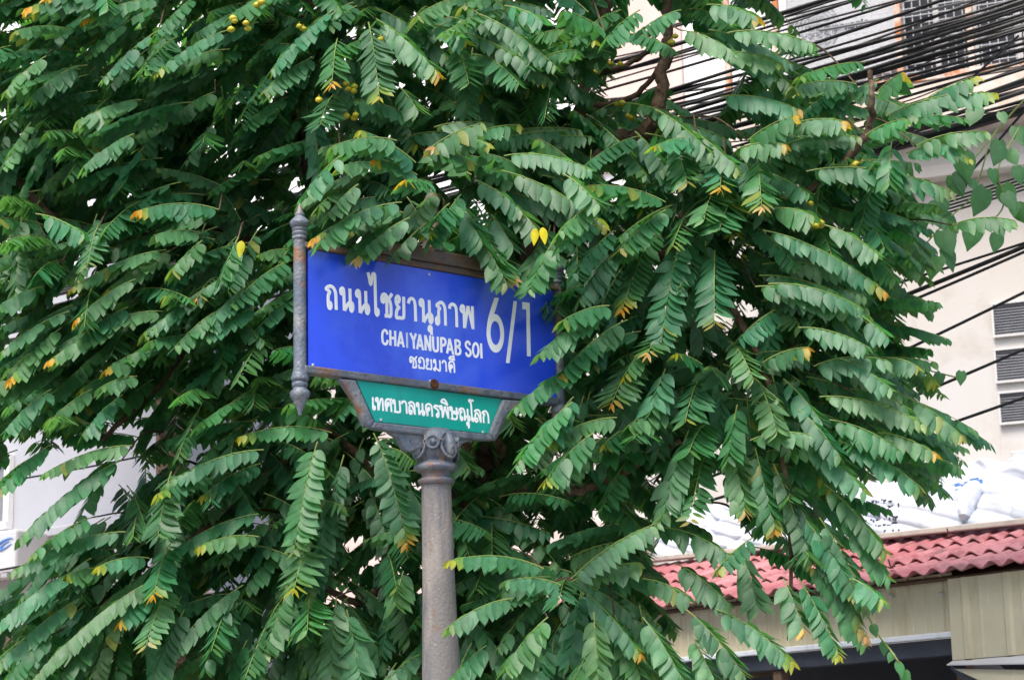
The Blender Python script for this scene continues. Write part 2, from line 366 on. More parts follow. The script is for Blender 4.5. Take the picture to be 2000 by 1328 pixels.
for (sx, dz, th) in ((.085, 0, .010), (.05, -.012, .007)):
    pts = [fb.pt(ca+sx*math.cos(q), cz+dz+sx*.32*math.sin(q)+.02*math.cos(q), .353) for q in np.linspace(.2, 5.6, 24)]
    mb.tube(pts, list(th*np.sin(np.linspace(.25, 2.9, 24))), 6)
mb.build('emblem', M['bluemark'], t)

# ------------------------------------------------------------------ awning with red tiles, tarpaulin on top
ZE = PY(2000, 1107, 12.0)[2]
E1 = PZ(2060, 1099, ZE); E0 = PZ(985, 1229, ZE)
ed = (E1-E0); EL = np.linalg.norm(ed); ed = ed/EL
en = np.array([-ed[1], ed[0], 0]); en = en if en[1] > 0 else -en     # away from the viewer, up the roof
SL = R_(19); rd = en*math.cos(SL)+np.array([0, 0, math.sin(SL)]); rn = np.cross(ed, rd); rn = rn if rn[2] > 0 else -rn
q = PP(1800, 1047, E0, rn); RL = float((q-E0)@rd)
qa = PP(1400, 1103, E0, rn); qb = PP(2000, 1047, E0, rn)
RLA, RLB = float((qa-E0)@rd), float((qb-E0)@rd); SA, SB = float((qa-E0)@ed), float((qb-E0)@ed)
def rl(s_): return RLA+(RLB-RLA)*(s_-SA)/(SB-SA)
RL = max(rl(0), rl(EL))+.05
roof = thing('tiled_awning', tuple((E0+E1)/2*np.array([1, 1, 0])), 'low awning with red corrugated tiles and beige metal sheet fascia', 'awning')
NC = 4; CL = RL/NC
for ci in range(NC):
    mb = MB(); PW = .14; ns = int(EL/PW*10); vs = []; fs = []
    l0 = ci*CL-(.03 if ci == 0 else .06); l1 = (ci+1)*CL+.02
    for li, (l, h) in enumerate(((l0, .026+.02), (l1, .02))):
        for k in range(ns+1):
            s0 = EL*k/ns; wv = .016*math.cos(2*math.pi*s0/PW)
            skew = .004*math.sin(s0*1.7+ci)
            for th in (0, -.008):
                vs.append(E0+ed*s0+rd*(l+skew)+rn*(h+wv+th))
    n2 = (ns+1)*2
    for k in range(ns):
        a = k*2; fs.append((a, a+2, n2+a+2, n2+a)); fs.append((a+1, n2+a+1, n2+a+3, a+3)); fs.append((a, a+1, a+3, a+2)); fs.append((n2+a, n2+a+2, n2+a+3, n2+a+1))
    mb.add(vs, fs); mb.build('tile_course', M['tile'], roof, smooth=True)
    mb = MB()
    k = 0
    while k*PW < EL:
        if rng.random() < .08 and 0 < k:
            s0 = k*PW+.01; b = E0+ed*s0+rd*(l0+.12)+rn*.07
            mb.tube([b, b+rn*.05], .005, 6); mb.sphere(b, .017, 8, 5, (1, 1, .4)); mb.tube([b+rn*.003, b+ed*.035+rn*.006], .006, 5); mb.build('roof_hook', M['hook'], roof); mb = MB()
        k += 1
# rafters / closed body under the tiles
mb = MB(); mb.hexa([E0+en*.06+np.array([0, 0, -.02]), E1+en*.06+np.array([0, 0, -.02]), E1+rd*RL-rn*.02, E0+rd*RL-rn*.02,
                    E0+en*.06+np.array([0, 0, -.0]), E1+en*.06, E1+rd*RL-rn*.005, E0+rd*RL-rn*.005]); mb.build('roof_deck', M['wood'], roof)
# beige corrugated fascia under the eave
def corr(mb, a, b, z0, z1, nrm, pitch=.13, amp=.012, skewz=0):
    L = np.linalg.norm(b-a); d = (b-a)/L; n = max(4, int(L/pitch)); vs = []; fs = []
    prof = [(0, 0), (.30, 0), (.36, 1), (.46, 1), (.52, 0), (.7, 0), (.73, .35), (.77, .35), (.8, 0)]
    xs = [((k+p)*L/n, h) for k in range(n) for p, h in prof]+[(L, 0)]
    for (x, h) in xs:
        p = a+d*x+nrm*h*amp
        for off in (0, -.004):
            vs.append([p[0]+nrm[0]*off, p[1]+nrm[1]*off, z0]); vs.append([p[0]+nrm[0]*off, p[1]+nrm[1]*off, z1])
    for k in range(len(xs)-1):
        i = k*4; fs += [(i, i+4, i+5, i+1), (i+2, i+3, i+7, i+6), (i+1, i+5, i+7, i+3), (i, i+2, i+6, i+4)]
    mb.add(vs, fs)
fo = E0+en*.10
J = PP(1862, 1180, fo, en); sJ = float((J-fo)@ed)
zf0 = PP(1600, 1257, fo, en)[2]
mb = MB(); corr(mb, fo, fo+ed*sJ, zf0, ZE+.03, -en); mb.build('fascia_sheet', M['metalsheet'], roof)
mb = MB()
for px, py in ((1740, 1163), (1838, 1160)):
    p = PP(px, py, fo-en*.016, en); mb = MB(); mb.sphere(p, .014, 8, 6); mb.build('bolt', M['rivet'], roof)
mb = MB(); mb.obox(fo+ed*sJ/2+np.array([0, 0, zf0-.018-fo[2]])+en*0, (ed, en, (0, 0, 1)), (sJ/2, .03, .016)); mb.build('trim_strip', M['trim'], roof, bevel=.005)
mb = MB(); mb.obox(fo+ed*sJ/2+np.array([0, 0, zf0-.085-fo[2]])+en*.05, (ed, en, (0, 0, 1)), (sJ/2, .05, .048)); mb.build('beam', M['darksteel'], roof, bevel=.005)
# nearer panel at right
po = fo-en*.05; J1 = po+ed*(sJ+.012); zp0 = PP(1930, 1283, po, en)[2]
mb = MB(); corr(mb, J1, po+ed*(EL+.4), zp0, ZE-.012, -en, .33, .014); mb.build('wall_sheet', M['metalsheet'], roof)
mb = MB(); L = EL+.4-sJ; mb.hexa([J1+np.array([0, 0, zp0-.03-J1[2]])-en*.05, J1+ed*L+np.array([0, 0, zp0-.09-J1[2]])-en*.08, J1+ed*L+np.array([0, 0, zp0-.012-J1[2]]), J1+np.array([0, 0, zp0-.012-J1[2]]),
                            J1+np.array([0, 0, zp0-.024-J1[2]])-en*.05, J1+ed*L+np.array([0, 0, zp0-.082-J1[2]])-en*.08, J1+ed*L+np.array([0, 0, zp0-.004-J1[2]]), J1+np.array([0, 0, zp0-.004-J1[2]])])
o = mb.build('drip_flap', M['acwhite'], roof)
mb = MB(); A = J1+np.array([0, 0, zp0-.05-J1[2]]); B = A+ed*.45-en*.05+np.array([0, 0, -.30]); 
mb.hexa([A-en*.02, B-en*.02, B+en*.4, A+en*.4, A-en*.02+np.array([0, 0, .03]), B-en*.02+np.array([0, 0, .03]), B+en*.4+np.array([0, 0, .03]), A+en*.4+np.array([0, 0, .03])])
mb.build('brace', M['darksteel'], roof)
mb = MB(); A2 = A+ed*.03; B2 = A2+ed*.9-en*.1+np.array([0, 0, -.34])
mb.hexa([A2-en*.025, B2-en*.025, B2+ed*.5-en*.025, A2+ed*1.3-en*.025+np.array([0, 0, -.09]), A2-en*.005, B2-en*.005, B2+ed*.5-en*.005, A2+ed*1.3-en*.005+np.array([0, 0, -.09])])
mb.build('lower_sheet', M['metalsheet'], roof)
# shop front below: dark opening, side posts, blue panel
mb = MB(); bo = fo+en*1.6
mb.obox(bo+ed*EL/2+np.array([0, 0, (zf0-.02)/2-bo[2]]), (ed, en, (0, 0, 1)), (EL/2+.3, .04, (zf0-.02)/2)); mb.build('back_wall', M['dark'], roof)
mb = MB()
for px in (1330, 1525, 1885):
    p = PP(px, 1300, fo+en*.05, en); mb.obox((p[0], p[1], (zf0-.14)/2), (ed, en, (0, 0, 1)), (.035, .035, (zf0-.14)/2)); mb.build('post', M['wood'], roof); mb = MB()
p = PP(1566, 1300, fo+en*.4, en); mb = MB(); mb.obox((p[0], p[1], (zf0-.2)/2), (ed, en, (0, 0, 1)), (.13, .01, (zf0-.2)/2)); mb.build('blue_panel', M['bluepanel'], roof)
mb = MB()
for k in range(7):
    p = PP(1430, 1290, fo+en*.25, en); mb.obox((p[0], p[1], p[2]+.02-k*.06), (ed, en, (0, 0, 1)), (.42, .012, .018)); mb.build('shutter_slat', M['wood'], roof); mb = MB()
# ledge above the tiles, tarpaulin bundle
mb = MB(); lo = E0+rd*rl(0); lq = E0+ed*EL+rd*rl(EL); ld_ = nrm0(lq-lo)
mb.obox((lo+lq)/2+rn*.085, (ld_, nrm0(np.cross(UPV, ld_)), nrm0(np.cross(ld_, np.cross(UPV, ld_)))), (np.linalg.norm(lq-lo)/2, .05, .018)); mb.build('coping', M['coping'], roof, bevel=.006)
tl = thing('tarpaulin', tuple(lo+ed*EL*.6+np.array([0, 0, .05])), 'crumpled white tarpaulin with faded blue and grey print above red tiles', 'tarpaulin')
to = lo+en*.06
n0 = 260; n1 = 44; vs = []; fs = []
def hz(x): return math.sin(x*12.9898)*.5+math.sin(x*4.1+1.3)*.3+math.sin(x*27.1+.4)*.2
for j in range(n1+1):
    v = j/n1
    for i in range(n0+1):
        s = i/n0*EL
        top = PP(1000+s*0+0, 0, to, en)[2] if 0 else None
        hgt = .44+.09*min(1, max(0, (s-EL*.45)/(EL*.4)))+.03*hz(s*.5)
        rg1 = 1-abs(math.sin(s*2.3+v*1.7+1.4*math.sin(s*.9))); rg2 = 1-abs(math.sin(s*4.7-v*2.6+2.1*math.sin(s*1.7+v)))
        fold = .075*rg1**2*(.3+.7*v)+.035*rg2**4+.02*hz(s*1.1+v*2)+.012*math.sin(s*23+v*11+3*math.sin(s*4))*rg1-.05
        dep = .05+.30*v**1.3+fold*1.0
        vs.append(E0+ed*s+rd*rl(s)+rn*.08+en*(dep+.02)+np.array([0, 0, .005+(hgt-.05)*v+.012*math.sin(s*17)*v]))
for j in range(n1):
    for i in range(n0):
        a = j*(n0+1)+i; fs.append((a, a+1, a+n0+2, a+n0+1))
mb = MB(); mb.add(vs, fs); o = mb.build('sheet', M['tarp'], tl, smooth=True)
sd = o.modifiers.new('thick', 'SOLIDIFY'); sd.thickness = .01; sd.offset = 1
sub = o.modifiers.new('sub', 'SUBSURF'); sub.levels = 1; sub.render_levels = 1
# printed marks: small flakes of faded ink following the cloth
def tarp_pt(px, py, lift=.022):
    # nearest surface vertex along the ray
    d = ray(px, py); d = d/np.linalg.norm(d); V = np.array(vs)-CAM
    t_ = V@d; dist = np.linalg.norm(V-np.outer(t_, d), axis=1); k = np.argsort(dist)[:6]
    return CAM+d*(t_[k].mean()-lift)
mb = MB(); mbb = MB()
rg = random.Random(3)
for row in range(6):
    for k in range(13):
        if rg.random() < .4: continue
        px = 1690+k*5.4+rg.uniform(-1, 1); py = 982+row*12-(px-1690)*.10+rg.uniform(-1.5, 1.5)
        if row in (2,) and rg.random() < .7: continue
        p = tarp_pt(px, py); mb = MB(); mb.obox(p, (ed, en, (0, 0, 1)), (rg.uniform(.006, .016), .0015, rg.uniform(.005, .016))); mb.build('print', M['mark'], tl)
for k in range(16):
    px = 1868+rg.uniform(0, 46); py = 950-(px-1868)*.25+rg.uniform(-5, 12)
    p = tarp_pt(px, py); mb = MB(); mb.obox(p, (ed, en, (0, 0, 1)), (rg.uniform(.010, .035), .0015, rg.uniform(.006, .016))); mb.build('print', M['bluemark'], tl)
# bunched knot in the tarpaulin
mb = MB(); pts = [tarp_pt(1905, 945, .06), tarp_pt(1893, 975, .07), tarp_pt(1884, 1010, .07)]
mb.tube(catmull(pts, 5), [.035, .05, .06, .065, .07, .07, .065, .06, .055, .05, .04], 9, noise=.18); mb.build('fold', M['tarp'], tl, smooth=True)

# ------------------------------------------------------------------ overhead cables
CG = 'overhead cables'
def cable(p, r, label, mt='cable', sag=.05, group=CG):
    mb = MB(); a, b = np.array(p[0]), np.array(p[-1])
    pts = []
    for k in range(13):
        t = k/12; pts.append(a+(b-a)*t-np.array([0, 0, sag*4*t*(1-t)]))
    mb.tube(pts, r, 8)
    return tag(mb.build('overhead_cable', M[mt], None, smooth=True), label, 'cable', group)
LB = 'thin black cable in the dense bundle strung behind the tree'
LB2 = 'heavy black cable in the dense bundle strung behind the tree'
for i in range(36):
    yr = -150+i*10.4+rng.uniform(-10, 10)
    sl = .235+.06*rng.random()
    Yr = 10.4+rng.uniform(-.25, .35); Yl = 13.0+rng.uniform(-.4, .4)
    x0, x1 = -150, 2150
    yl = yr+150*-sl+sl*(x1-x0)
    thick = (i % 7 == 3)
    if abs(yr+sl*340-52) < 17: yr += 34
    cable((PY(x0, yl, Yl), PY(x1, yr-150*sl, Yr)), .0125 if thick else rng.uniform(.006, .0105), LB2 if thick else LB, sag=.03+.16*rng.random()**2)
for i in range(9):
    yr = rng.uniform(-160, 150); sl = rng.uniform(.17, .36)
    if abs(yr+sl*340-52) < 17: yr += 34
    yl = yr+sl*1000
    cable((PY(1000, yl, rng.uniform(11.2, 12.2)), PY(2150, yr-150*sl, rng.uniform(9.9, 11.2))), rng.uniform(.004, .0085), 'thin black cable crossing the bundle near the caged balcony', sag=.04+.08*rng.random())
for i, (xa, ya_, xb, yb_) in enumerate(((1380, 240, 2100, 30), (1300, 300, 2080, 120), (1480, 190, 2120, -40), (1420, 330, 2050, 190))):
    P = [PY(xa+(xb-xa)*t, ya_+(yb_-ya_)*t+rng.uniform(-11, 16), 10.7+.2*rng.random()) for t in np.linspace(0, 1, 9)]
    mb = MB(); mb.tube(catmull(P, 6), .0038, 6)
    tag(mb.build('overhead_cable', M['cable'], None, smooth=True), 'loose wavy black wire hanging through the cable bundle', 'cable', CG)
for i in range(5):
    cable((PY(300, 830+i*5, 12.5), PY(2150, 297+i*7, 10.2)), .0055, 'thin black cable in the row running above the cream wall', sag=.03)
for (x0, y0, x1, y1, r, lab, mt) in (
        (1380, 380, 2150, 167, .030, 'thickest black cable, tapering splice near the right edge', 'cable'),
        (1350, 668, 2150, 425, .007, 'black cable crossing the cream wall, upper of the close pair', 'cable'),
        (1350, 735, 2150, 418, .012, 'thicker black cable of the close pair on the cream wall', 'cable'),
        (1350, 760, 2150, 425, .008, 'black cable just under the close pair on the cream wall', 'cable'),
        (1350, 873, 2150, 496, .008, 'single black cable passing over the topmost vent window', 'cable'),
        (1350, 945, 2150, 616, .008, 'single black cable passing over the middle vent window', 'cable'),
        (1350, 988, 2150, 722, .008, 'single black cable passing over the lowest vent window', 'cable'),
        (1420, 560, 1990, 70, .006, 'black cable slanting steeply across the other cables', 'cable'),
        (1640, 610, 2050, 160, .007, 'black cable slanting steeply, wrapped by the heart-leaved vine', 'cable'),
        (1600, 60, 2150, -60, .008, 'grey cable among the black ones by the balcony', 'cable_grey'),
        (-100, 955, 420, 858, .005, 'black cable on the pale left wall, upper of two', 'cable'),
        (-100, 1128, 420, 1022, .006, 'black cable on the pale left wall, lower of two', 'cable')):
    cable((PY(x0, y0, 11.6), PY(x1, y1, 10.4)), r, lab, mt, sag=.02, group=None)

# ------------------------------------------------------------------ street sign
YAW = 0.6988197; SW, SH = 1.23537, .45
SO = np.array([-.3088935, 8.5450616, CAMZ+1.8385333])
su = np.array([math.cos(YAW), math.sin(YAW), 0]); sn = np.array([math.sin(YAW), -math.cos(YAW), 0]); sv = np.array([0, 0, 1.0])
def SP(u, v, wv): return SO+su*u+sv*v+sn*wv
def UV(px, py, wv=0.0):
    p = PP(px, py, SO+sn*wv, sn); d = p-SO; return float(d@su), float(d[2])
sign = thing('street_sign', (float(SO[0]), float(SO[1]), 0), 'ornate iron street sign on a pole with a blue name panel and green panel', 'sign')
# pole and capital in profile (heights from the photograph along the pole axis)
SHX = -.012
def zpole(py): return PY(851, py, SO[1])[2]
z = zpole
m1 = .000346*1.0
base = np.array([SO[0], SO[1], 0])
def sx(h): return SHX*(h-z(950))
zt_ = z(945)
pole_prof = [(0, .16), (.06, .16), (.07, .145), (.25, .14), (.27, .12), (.30, .125), (.33, .11), (.5, .098), (1.0, .092), (1.6, .083), (2.1, .073), (2.4, .064), (zt_-.02, .0575), (zt_, .0575)]
pp = []
for i in range(len(pole_prof)-1):
    a, b = pole_prof[i], pole_prof[i+1]
    k = max(1, int((b[0]-a[0])/.08))
    for j in range(k): pp.append((a[0]+(b[0]-a[0])*j/k, a[1]+(b[1]-a[1])*j/k))
pp.append(pole_prof[-1])
mb = MB(); mb.lathe(base-np.array([SHX*z(950), 0, 0]), pp, 72, shear=(SHX, 0), flute=lambda h: .012 if h > z(1000) else (.012*max(0, 1-(z(1000)-h)/.12)))
mb.build('pole', M['pole'], sign, smooth=True)
def Z7(y): return z(730+y/5.773)
prof = [(Z7(1262), .050), (Z7(1258), .058), (Z7(1248), .066), (Z7(1225), .073), (Z7(1205), .073), (Z7(1186), .066), (Z7(1174), .057), (Z7(1150), .055), (Z7(1128), .057), (Z7(1112), .064),
        (Z7(1098), .078), (Z7(1075), .086), (Z7(1050), .087), (Z7(1030), .083), (Z7(1014), .074), (Z7(1003), .064), (Z7(985), .062)]
mb = MB(); mb.lathe(base, prof, 40); mb.build('collar', M['iron'], sign, smooth=True)
prof = [(Z7(1006), .060), (Z7(985), .063), (Z7(950), .068), (Z7(900), .076), (Z7(840), .081), (Z7(760), .080), (Z7(700), .078), (Z7(660), .070), (Z7(625), .05)]
mb = MB(); mb.lathe(base, prof, 48, flute=lambda h: .035*max(0, min(1, (Z7(760)-h)/.03)) if h < Z7(760) else 0)
# volutes and acanthus leaves round the bell
for k in range(8):
    q = YAW-math.pi/2+k*math.pi/4; d = np.array([math.cos(q), math.sin(q), 0]); s = np.array([-d[1], d[0], 0])
    dz = np.array([0, 0, -.018])
    if k % 2 == 0:     # leaf drop on each face
        pts = [base+d*.076+dz+np.array([0, 0, Z7(665)]), base+d*.084+dz+np.array([0, 0, Z7(700)]), base+d*.090+dz+np.array([0, 0, Z7(780)]), base+d*.093+dz+np.array([0, 0, Z7(840)]), base+d*.086+dz+np.array([0, 0, Z7(890)])]
        mb.tube(catmull(pts, 4), list(np.array([.017]*17)*(.45+.75*np.sin(np.linspace(.2, 2.75, 17)))), 10)
        rim = [base+d*(.080+.014*max(0, math.sin(t)))+dz+s*.034*math.cos(t)+np.array([0, 0, Z7(800)-.042*math.sin(t)]) for t in np.linspace(-.7, math.pi+.7, 22)]
        mb.tube(rim, .0055, 7)
    else:              # volute scroll on each corner
        c = base+d*.084+dz+np.array([0, 0, Z7(752)])
        mb.lathe(c, [(-.04, .029), (0, .030), (.009, .029), (.012, .025), (.011, .021), (.006, .019), (.006, .014), (.012, .012), (.016, .008), (.017, .001)], 24, axis=d)
        mb.tube(catmull([c+s*.029+UPV*.004, c+s*.03+UPV*.022-d*.008, c+s*.045+UPV*.04-d*.02], 5), list(np.linspace(.009, .006, 11)), 8)
        mb.tube(catmull([c-s*.029+UPV*.004, c-s*.03+UPV*.022-d*.008, c-s*.045+UPV*.04-d*.02], 5), list(np.linspace(.009, .006, 11)), 8)
mb.build('capital', M['iron'], sign, smooth=True)

def prism(mb, uv, w0, w1):
    n = len(uv); vs = [SP(u, v, w1) for u, v in uv]+[SP(u, v, w0) for u, v in uv]
    fs = [tuple(range(n))[::-1], tuple(range(n, 2*n))]+[(i, (i+1) % n, n+(i+1) % n, n+i) for i in range(n)]
    mb.add(vs, fs)
def strip(mb, A, B, w0, w1):
    n = len(A)
    for i in range(n-1): 
        vs = [SP(*A[i], w1), SP(*A[i+1], w1), SP(*B[i+1], w1), SP(*B[i], w1), SP(*A[i], w0), SP(*A[i+1], w0), SP(*B[i+1], w0), SP(*B[i], w0)]
        fs = [(0, 1, 2, 3), (7, 6, 5, 4), (0, 4, 5, 1), (3, 2, 6, 7)]
        if i == 0: fs.append((0, 3, 7, 4))
        if i == n-2: fs.append((1, 5, 6, 2))
        mb.add(vs, fs)
z1f = lambda x, y: (540+x/2.5534, 380+y/2.5534)
# wings of the capital under the green panel
GL = [UV(*z1f(*p), .014) for p in ((398, 925), (490, 1130), (1065, 1193), (1135, 1022))]   # green panel corners TL BL BR TR
mb = MB()
def z7(x, y): return UV(680+x/5.773, 730+y/5.773, .02)
wl = [z7(*p) for p in ((450, 612), (480, 665), (545, 705), (595, 760), (640, 850), (680, 880), (745, 872), (800, 840), (880, 850), (960, 700), (960, 630))]
wr = [z7(*p) for p in ((970, 632), (970, 720), (1120, 900), (1190, 860), (1215, 880), (1245, 868), (1270, 800), (1330, 770), (1385, 760), (1430, 720), (1440, 680))]
prism(mb, wl, -.012, .022); prism(mb, wr, -.012, .0225)
mb.build('capital_wing', M['iron'], sign, bevel=.009)
# lower bracket: plate and rim
outer = [(150, 862), (152, 884), (240, 897), (310, 912), (335, 940), (375, 1000), (405, 1045), (425, 1105), (445, 1150), (490, 1168), (580, 1182), (760, 1200), (1030, 1226), (1085, 1226), (1102, 1195), (1135, 1120), (1165, 1085), (1215, 1060), (1262, 1028), (1330, 1030), (1372, 1036), (1374, 1016)]
OU = [UV(*z1f(*p), .0) for p in outer]
mb = MB()
ou = OU[3:-3]; prism(mb, [OU[3]]+ou[1:]+[], -.028, .010)
mb.build('bracket_plate', M['iron'], sign)
inn_l = [(398, 925), (410, 953), (430, 997), (450, 1042), (470, 1086), (490, 1130)]
out_l = [(318, 918), (350, 962), (390, 1022), (420, 1090), (440, 1140), (470, 1163)]
inn_r = [(1135, 1022), (1121, 1056), (1107, 1090), (1093, 1124), (1079, 1158), (1065, 1193)]
out_r = [(1262, 1028), (1218, 1058), (1165, 1085), (1135, 1120), (1110, 1180), (1090, 1222)]
g = lambda L, wv: [UV(*z1f(*p), wv) for p in L]
mb = MB()
strip(mb, g(out_l, .034), g(inn_l, .034), .011, .034); strip(mb, g(inn_r, .034), g(out_r, .034), .011, .034)
strip(mb, g([(470, 1163), (580, 1182), (760, 1200), (1030, 1226), (1090, 1224)], .0345), g([(490, 1131), (600, 1144), (760, 1161), (1000, 1187), (1065, 1194)], .0345), .011, .0345)
mb.build('bracket_rim', M['iron'], sign, bevel=.007)
# bottom rail and top rail with pediment
b0, b1 = -SW/2-.02, SW/2+.02
mb = MB(); zb = -SH/2
mb.hexa([SP(b0, zb-.030, .03), SP(b1, zb-.030, .03), SP(b1, zb-.030, -.03), SP(b0, zb-.030, -.03), SP(b0, zb-.002, .034), SP(b1, zb-.002, .034), SP(b1, zb-.002, -.03), SP(b0, zb-.002, -.03)])
mb.build('bottom_rail', M['iron'], sign, bevel=.006)
mb = MB(); c = SP(-.036+.01, zb-.012, .0325); mb.lathe(c, [(-.002, .021), (.002, .020), (.0035, .012), (.004, .002)], 16, axis=sn); mb.build('rust_patch', M['rustspot'], sign)
mb = MB(); zt2 = SH/2
mb.hexa([SP(b0, zt2+.002, .036), SP(b1, zt2+.002, .036), SP(b1, zt2+.002, -.03), SP(b0, zt2+.002, -.03), SP(b0, zt2+.028, .030), SP(b1, zt2+.028, .030), SP(b1, zt2+.028, -.03), SP(b0, zt2+.028, -.03)])
mb.build('top_rail', M['rust'], sign, bevel=.006)
mb = MB(); ped = [(-.40, .029), (.40, .029), (.36, .05), (.30, .058), (.24, .075), (.18, .082), (-.18, .082), (-.24, .075), (-.30, .058), (-.36, .05)]
prism(mb, [(u, zt2+v) for u, v in ped][::-1], -.028, .042); mb.build('pediment', M['rust'], sign, bevel=.008)
mb = MB(); mb.lathe(SP(0, zt2+.08, 0), [(0, .05), (.012, .052), (.02, .042), (.05, .04), (.056, .048), (.07, .05), (.08, .036), (.1, .025), (.18, .022), (.2, .03), (.22, .032), (.24, .022), (.25, .012), (.27, .004)], 20)
mb.build('finial', M['rust'], sign, smooth=True)
# side posts with turned finials
fin = [(35, 4), (55, 12), (75, 18), (90, 24), (103, 33), (110, 30), (116, 32), (125, 42), (145, 62), (155, 63), (170, 58), (182, 45), (188, 50), (196, 49), (204, 43), (213, 50), (223, 47), (231, 43), (238, 48), (246, 47), (252, 39), (400, 40), (700, 40), (1020, 40), (1040, 45), (1062, 52), (1078, 57), (1090, 54), (1099, 45), (1108, 51), (1124, 49), (1134, 43), (1142, 45), (1155, 60), (1170, 64), (1186, 60), (1200, 50), (1212, 39), (1222, 39), (1235, 31), (1255, 21), (1275, 14), (1295, 11), (1299, 3)]
for side in (-1, 1):
    uc = side*(SW/2+.027)
    vv = []
    for (yy, hw) in fin:
        u_, v_ = UV(540+108/3.05, 385+yy/3.05)
        vv.append((v_, hw*.00061))
    zlo = vv[-1][0]
    mb = MB(); mb.lathe(SP(uc, zlo, .004), [(v_-zlo, r) for v_, r in vv[::-1]], 26)
    mb.build('side_post', M['iron'], sign, smooth=True)
# panels
mb = MB(); W0 = .0205
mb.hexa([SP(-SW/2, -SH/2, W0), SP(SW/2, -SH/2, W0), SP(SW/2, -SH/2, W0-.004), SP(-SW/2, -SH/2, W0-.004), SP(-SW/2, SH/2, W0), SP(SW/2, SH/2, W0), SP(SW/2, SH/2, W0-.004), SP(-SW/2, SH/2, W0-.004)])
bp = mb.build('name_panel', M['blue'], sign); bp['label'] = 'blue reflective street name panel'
mb = MB(); prism(mb, GL, .011, .0145); gp = mb.build('municipality_panel', M['green'], sign); gp['label'] = 'green trapezoid municipality panel'
mb = MB(); bk = -.0205
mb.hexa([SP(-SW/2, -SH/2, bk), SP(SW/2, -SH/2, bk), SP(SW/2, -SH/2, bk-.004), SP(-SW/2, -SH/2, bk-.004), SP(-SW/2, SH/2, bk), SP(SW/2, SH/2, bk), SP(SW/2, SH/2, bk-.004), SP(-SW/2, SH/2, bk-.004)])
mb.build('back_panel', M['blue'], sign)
for (px, py, par, wv) in ((611, 496, bp, W0), (611, 713, bp, W0), (838, 536, bp, W0), (840, 744, bp, W0), (1062, 570, bp, W0), (744, 820, gp, .0145), (943, 844, gp, .0145)):
    u_, v_ = UV(px, py, wv); mb = MB(); mb.lathe(SP(u_, v_, wv), [(-.001, .0062), (.002, .0060), (.0035, .0042), (.0042, .0015)], 12, axis=sn); mb.build('rivet', M['rivet'], par, smooth=True)
# lettering as raised strokes traced along each letter
def letters(name, strokes, org, scale, width, wv, mt, par, thick=.0011, smooth=True):
    mb = MB()
    for st in strokes:
        pts = [(org[0]+x/scale, org[1]+y/scale) for x, y in st]
        uv = [np.array(UV(px, py, wv)) for px, py in pts]
        uv = catmull(uv, 6) if (smooth and len(uv) > 2) else uv
        vs = []; fs = []; n = 8
        for i, p in enumerate(uv):
            t = uv[min(i+1, len(uv)-1)]-uv[max(i-1, 0)]; t = t/(np.linalg.norm(t)+1e-9); s = np.array([-t[1], t[0]])
            for k in range(n):
                q = 2*math.pi*k/n+math.pi/8
                o_ = p+s*(width/2)*max(-1, min(1, 1.12*math.cos(q)))
                vs.append(SP(o_[0], o_[1], wv+thick*math.sin(q)))
        for i in range(len(uv)-1):
            for k in range(n): fs.append((i*n+k, i*n+(k+1) % n, (i+1)*n+(k+1) % n, (i+1)*n+k))
        fs.append(tuple(range(n))[::-1]); fs.append(tuple((len(uv)-1)*n+k for k in range(n)))
        mb.add(vs, fs)
    return mb.build(name, mt, par)
def sh(st, dx, dy): return [(x+dx, y+dy) for x, y in st]
NO = [(455, 575), (428, 602), (396, 575), (392, 515), (420, 476), (452, 505), (460, 600), (466, 760), (470, 962)]
NO2 = [(474, 960), (520, 870), (585, 785), (635, 800), (655, 860), (652, 930), (628, 970), (605, 930), (600, 820), (590, 485)]
A_ = [[(297, 945), (287, 650), (270, 540), (225, 460), (165, 432), (110, 450), (78, 488), (130, 530), (155, 562), (128, 620), (122, 700), (124, 800), (130, 870), (155, 912), (182, 880), (180, 815), (155, 785), (132, 815)],
      NO, NO2, sh(NO, 341, 51), sh(NO2, 341, 51),
      [(982, 135), (1010, 250), (1040, 395), (1065, 270), (1082, 185), (1105, 165), (1125, 185), (1132, 260), (1140, 600), (1150, 950), (1157, 1020), (1180, 1055), (1203, 1015), (1200, 955), (1175, 932), (1155, 960)],
      [(1322, 655), (1340, 720), (1320, 772), (1290, 760), (1278, 700), (1295, 630), (1335, 605), (1375, 635), (1394, 700), (1390, 850), (1390, 1060)],
      [(1340, 1070), (1400, 1075), (1465, 1078), (1480, 1000), (1476, 850), (1455, 760), (1428, 705), (1470, 650), (1500, 592)],
      [(1612, 770), (1645, 770), (1662, 710), (1640, 655), (1608, 660), (1587, 710), (1592, 790), (1622, 860), (1655, 895), (1618, 930), (1598, 1000), (1600, 1105), (1660, 1115), (1740, 1118), (1757, 1060), (1757, 900), (1752, 660)]]
letters('lettering', A_, (630, 520), 11.069, .0142, W0, M['white'], bp)
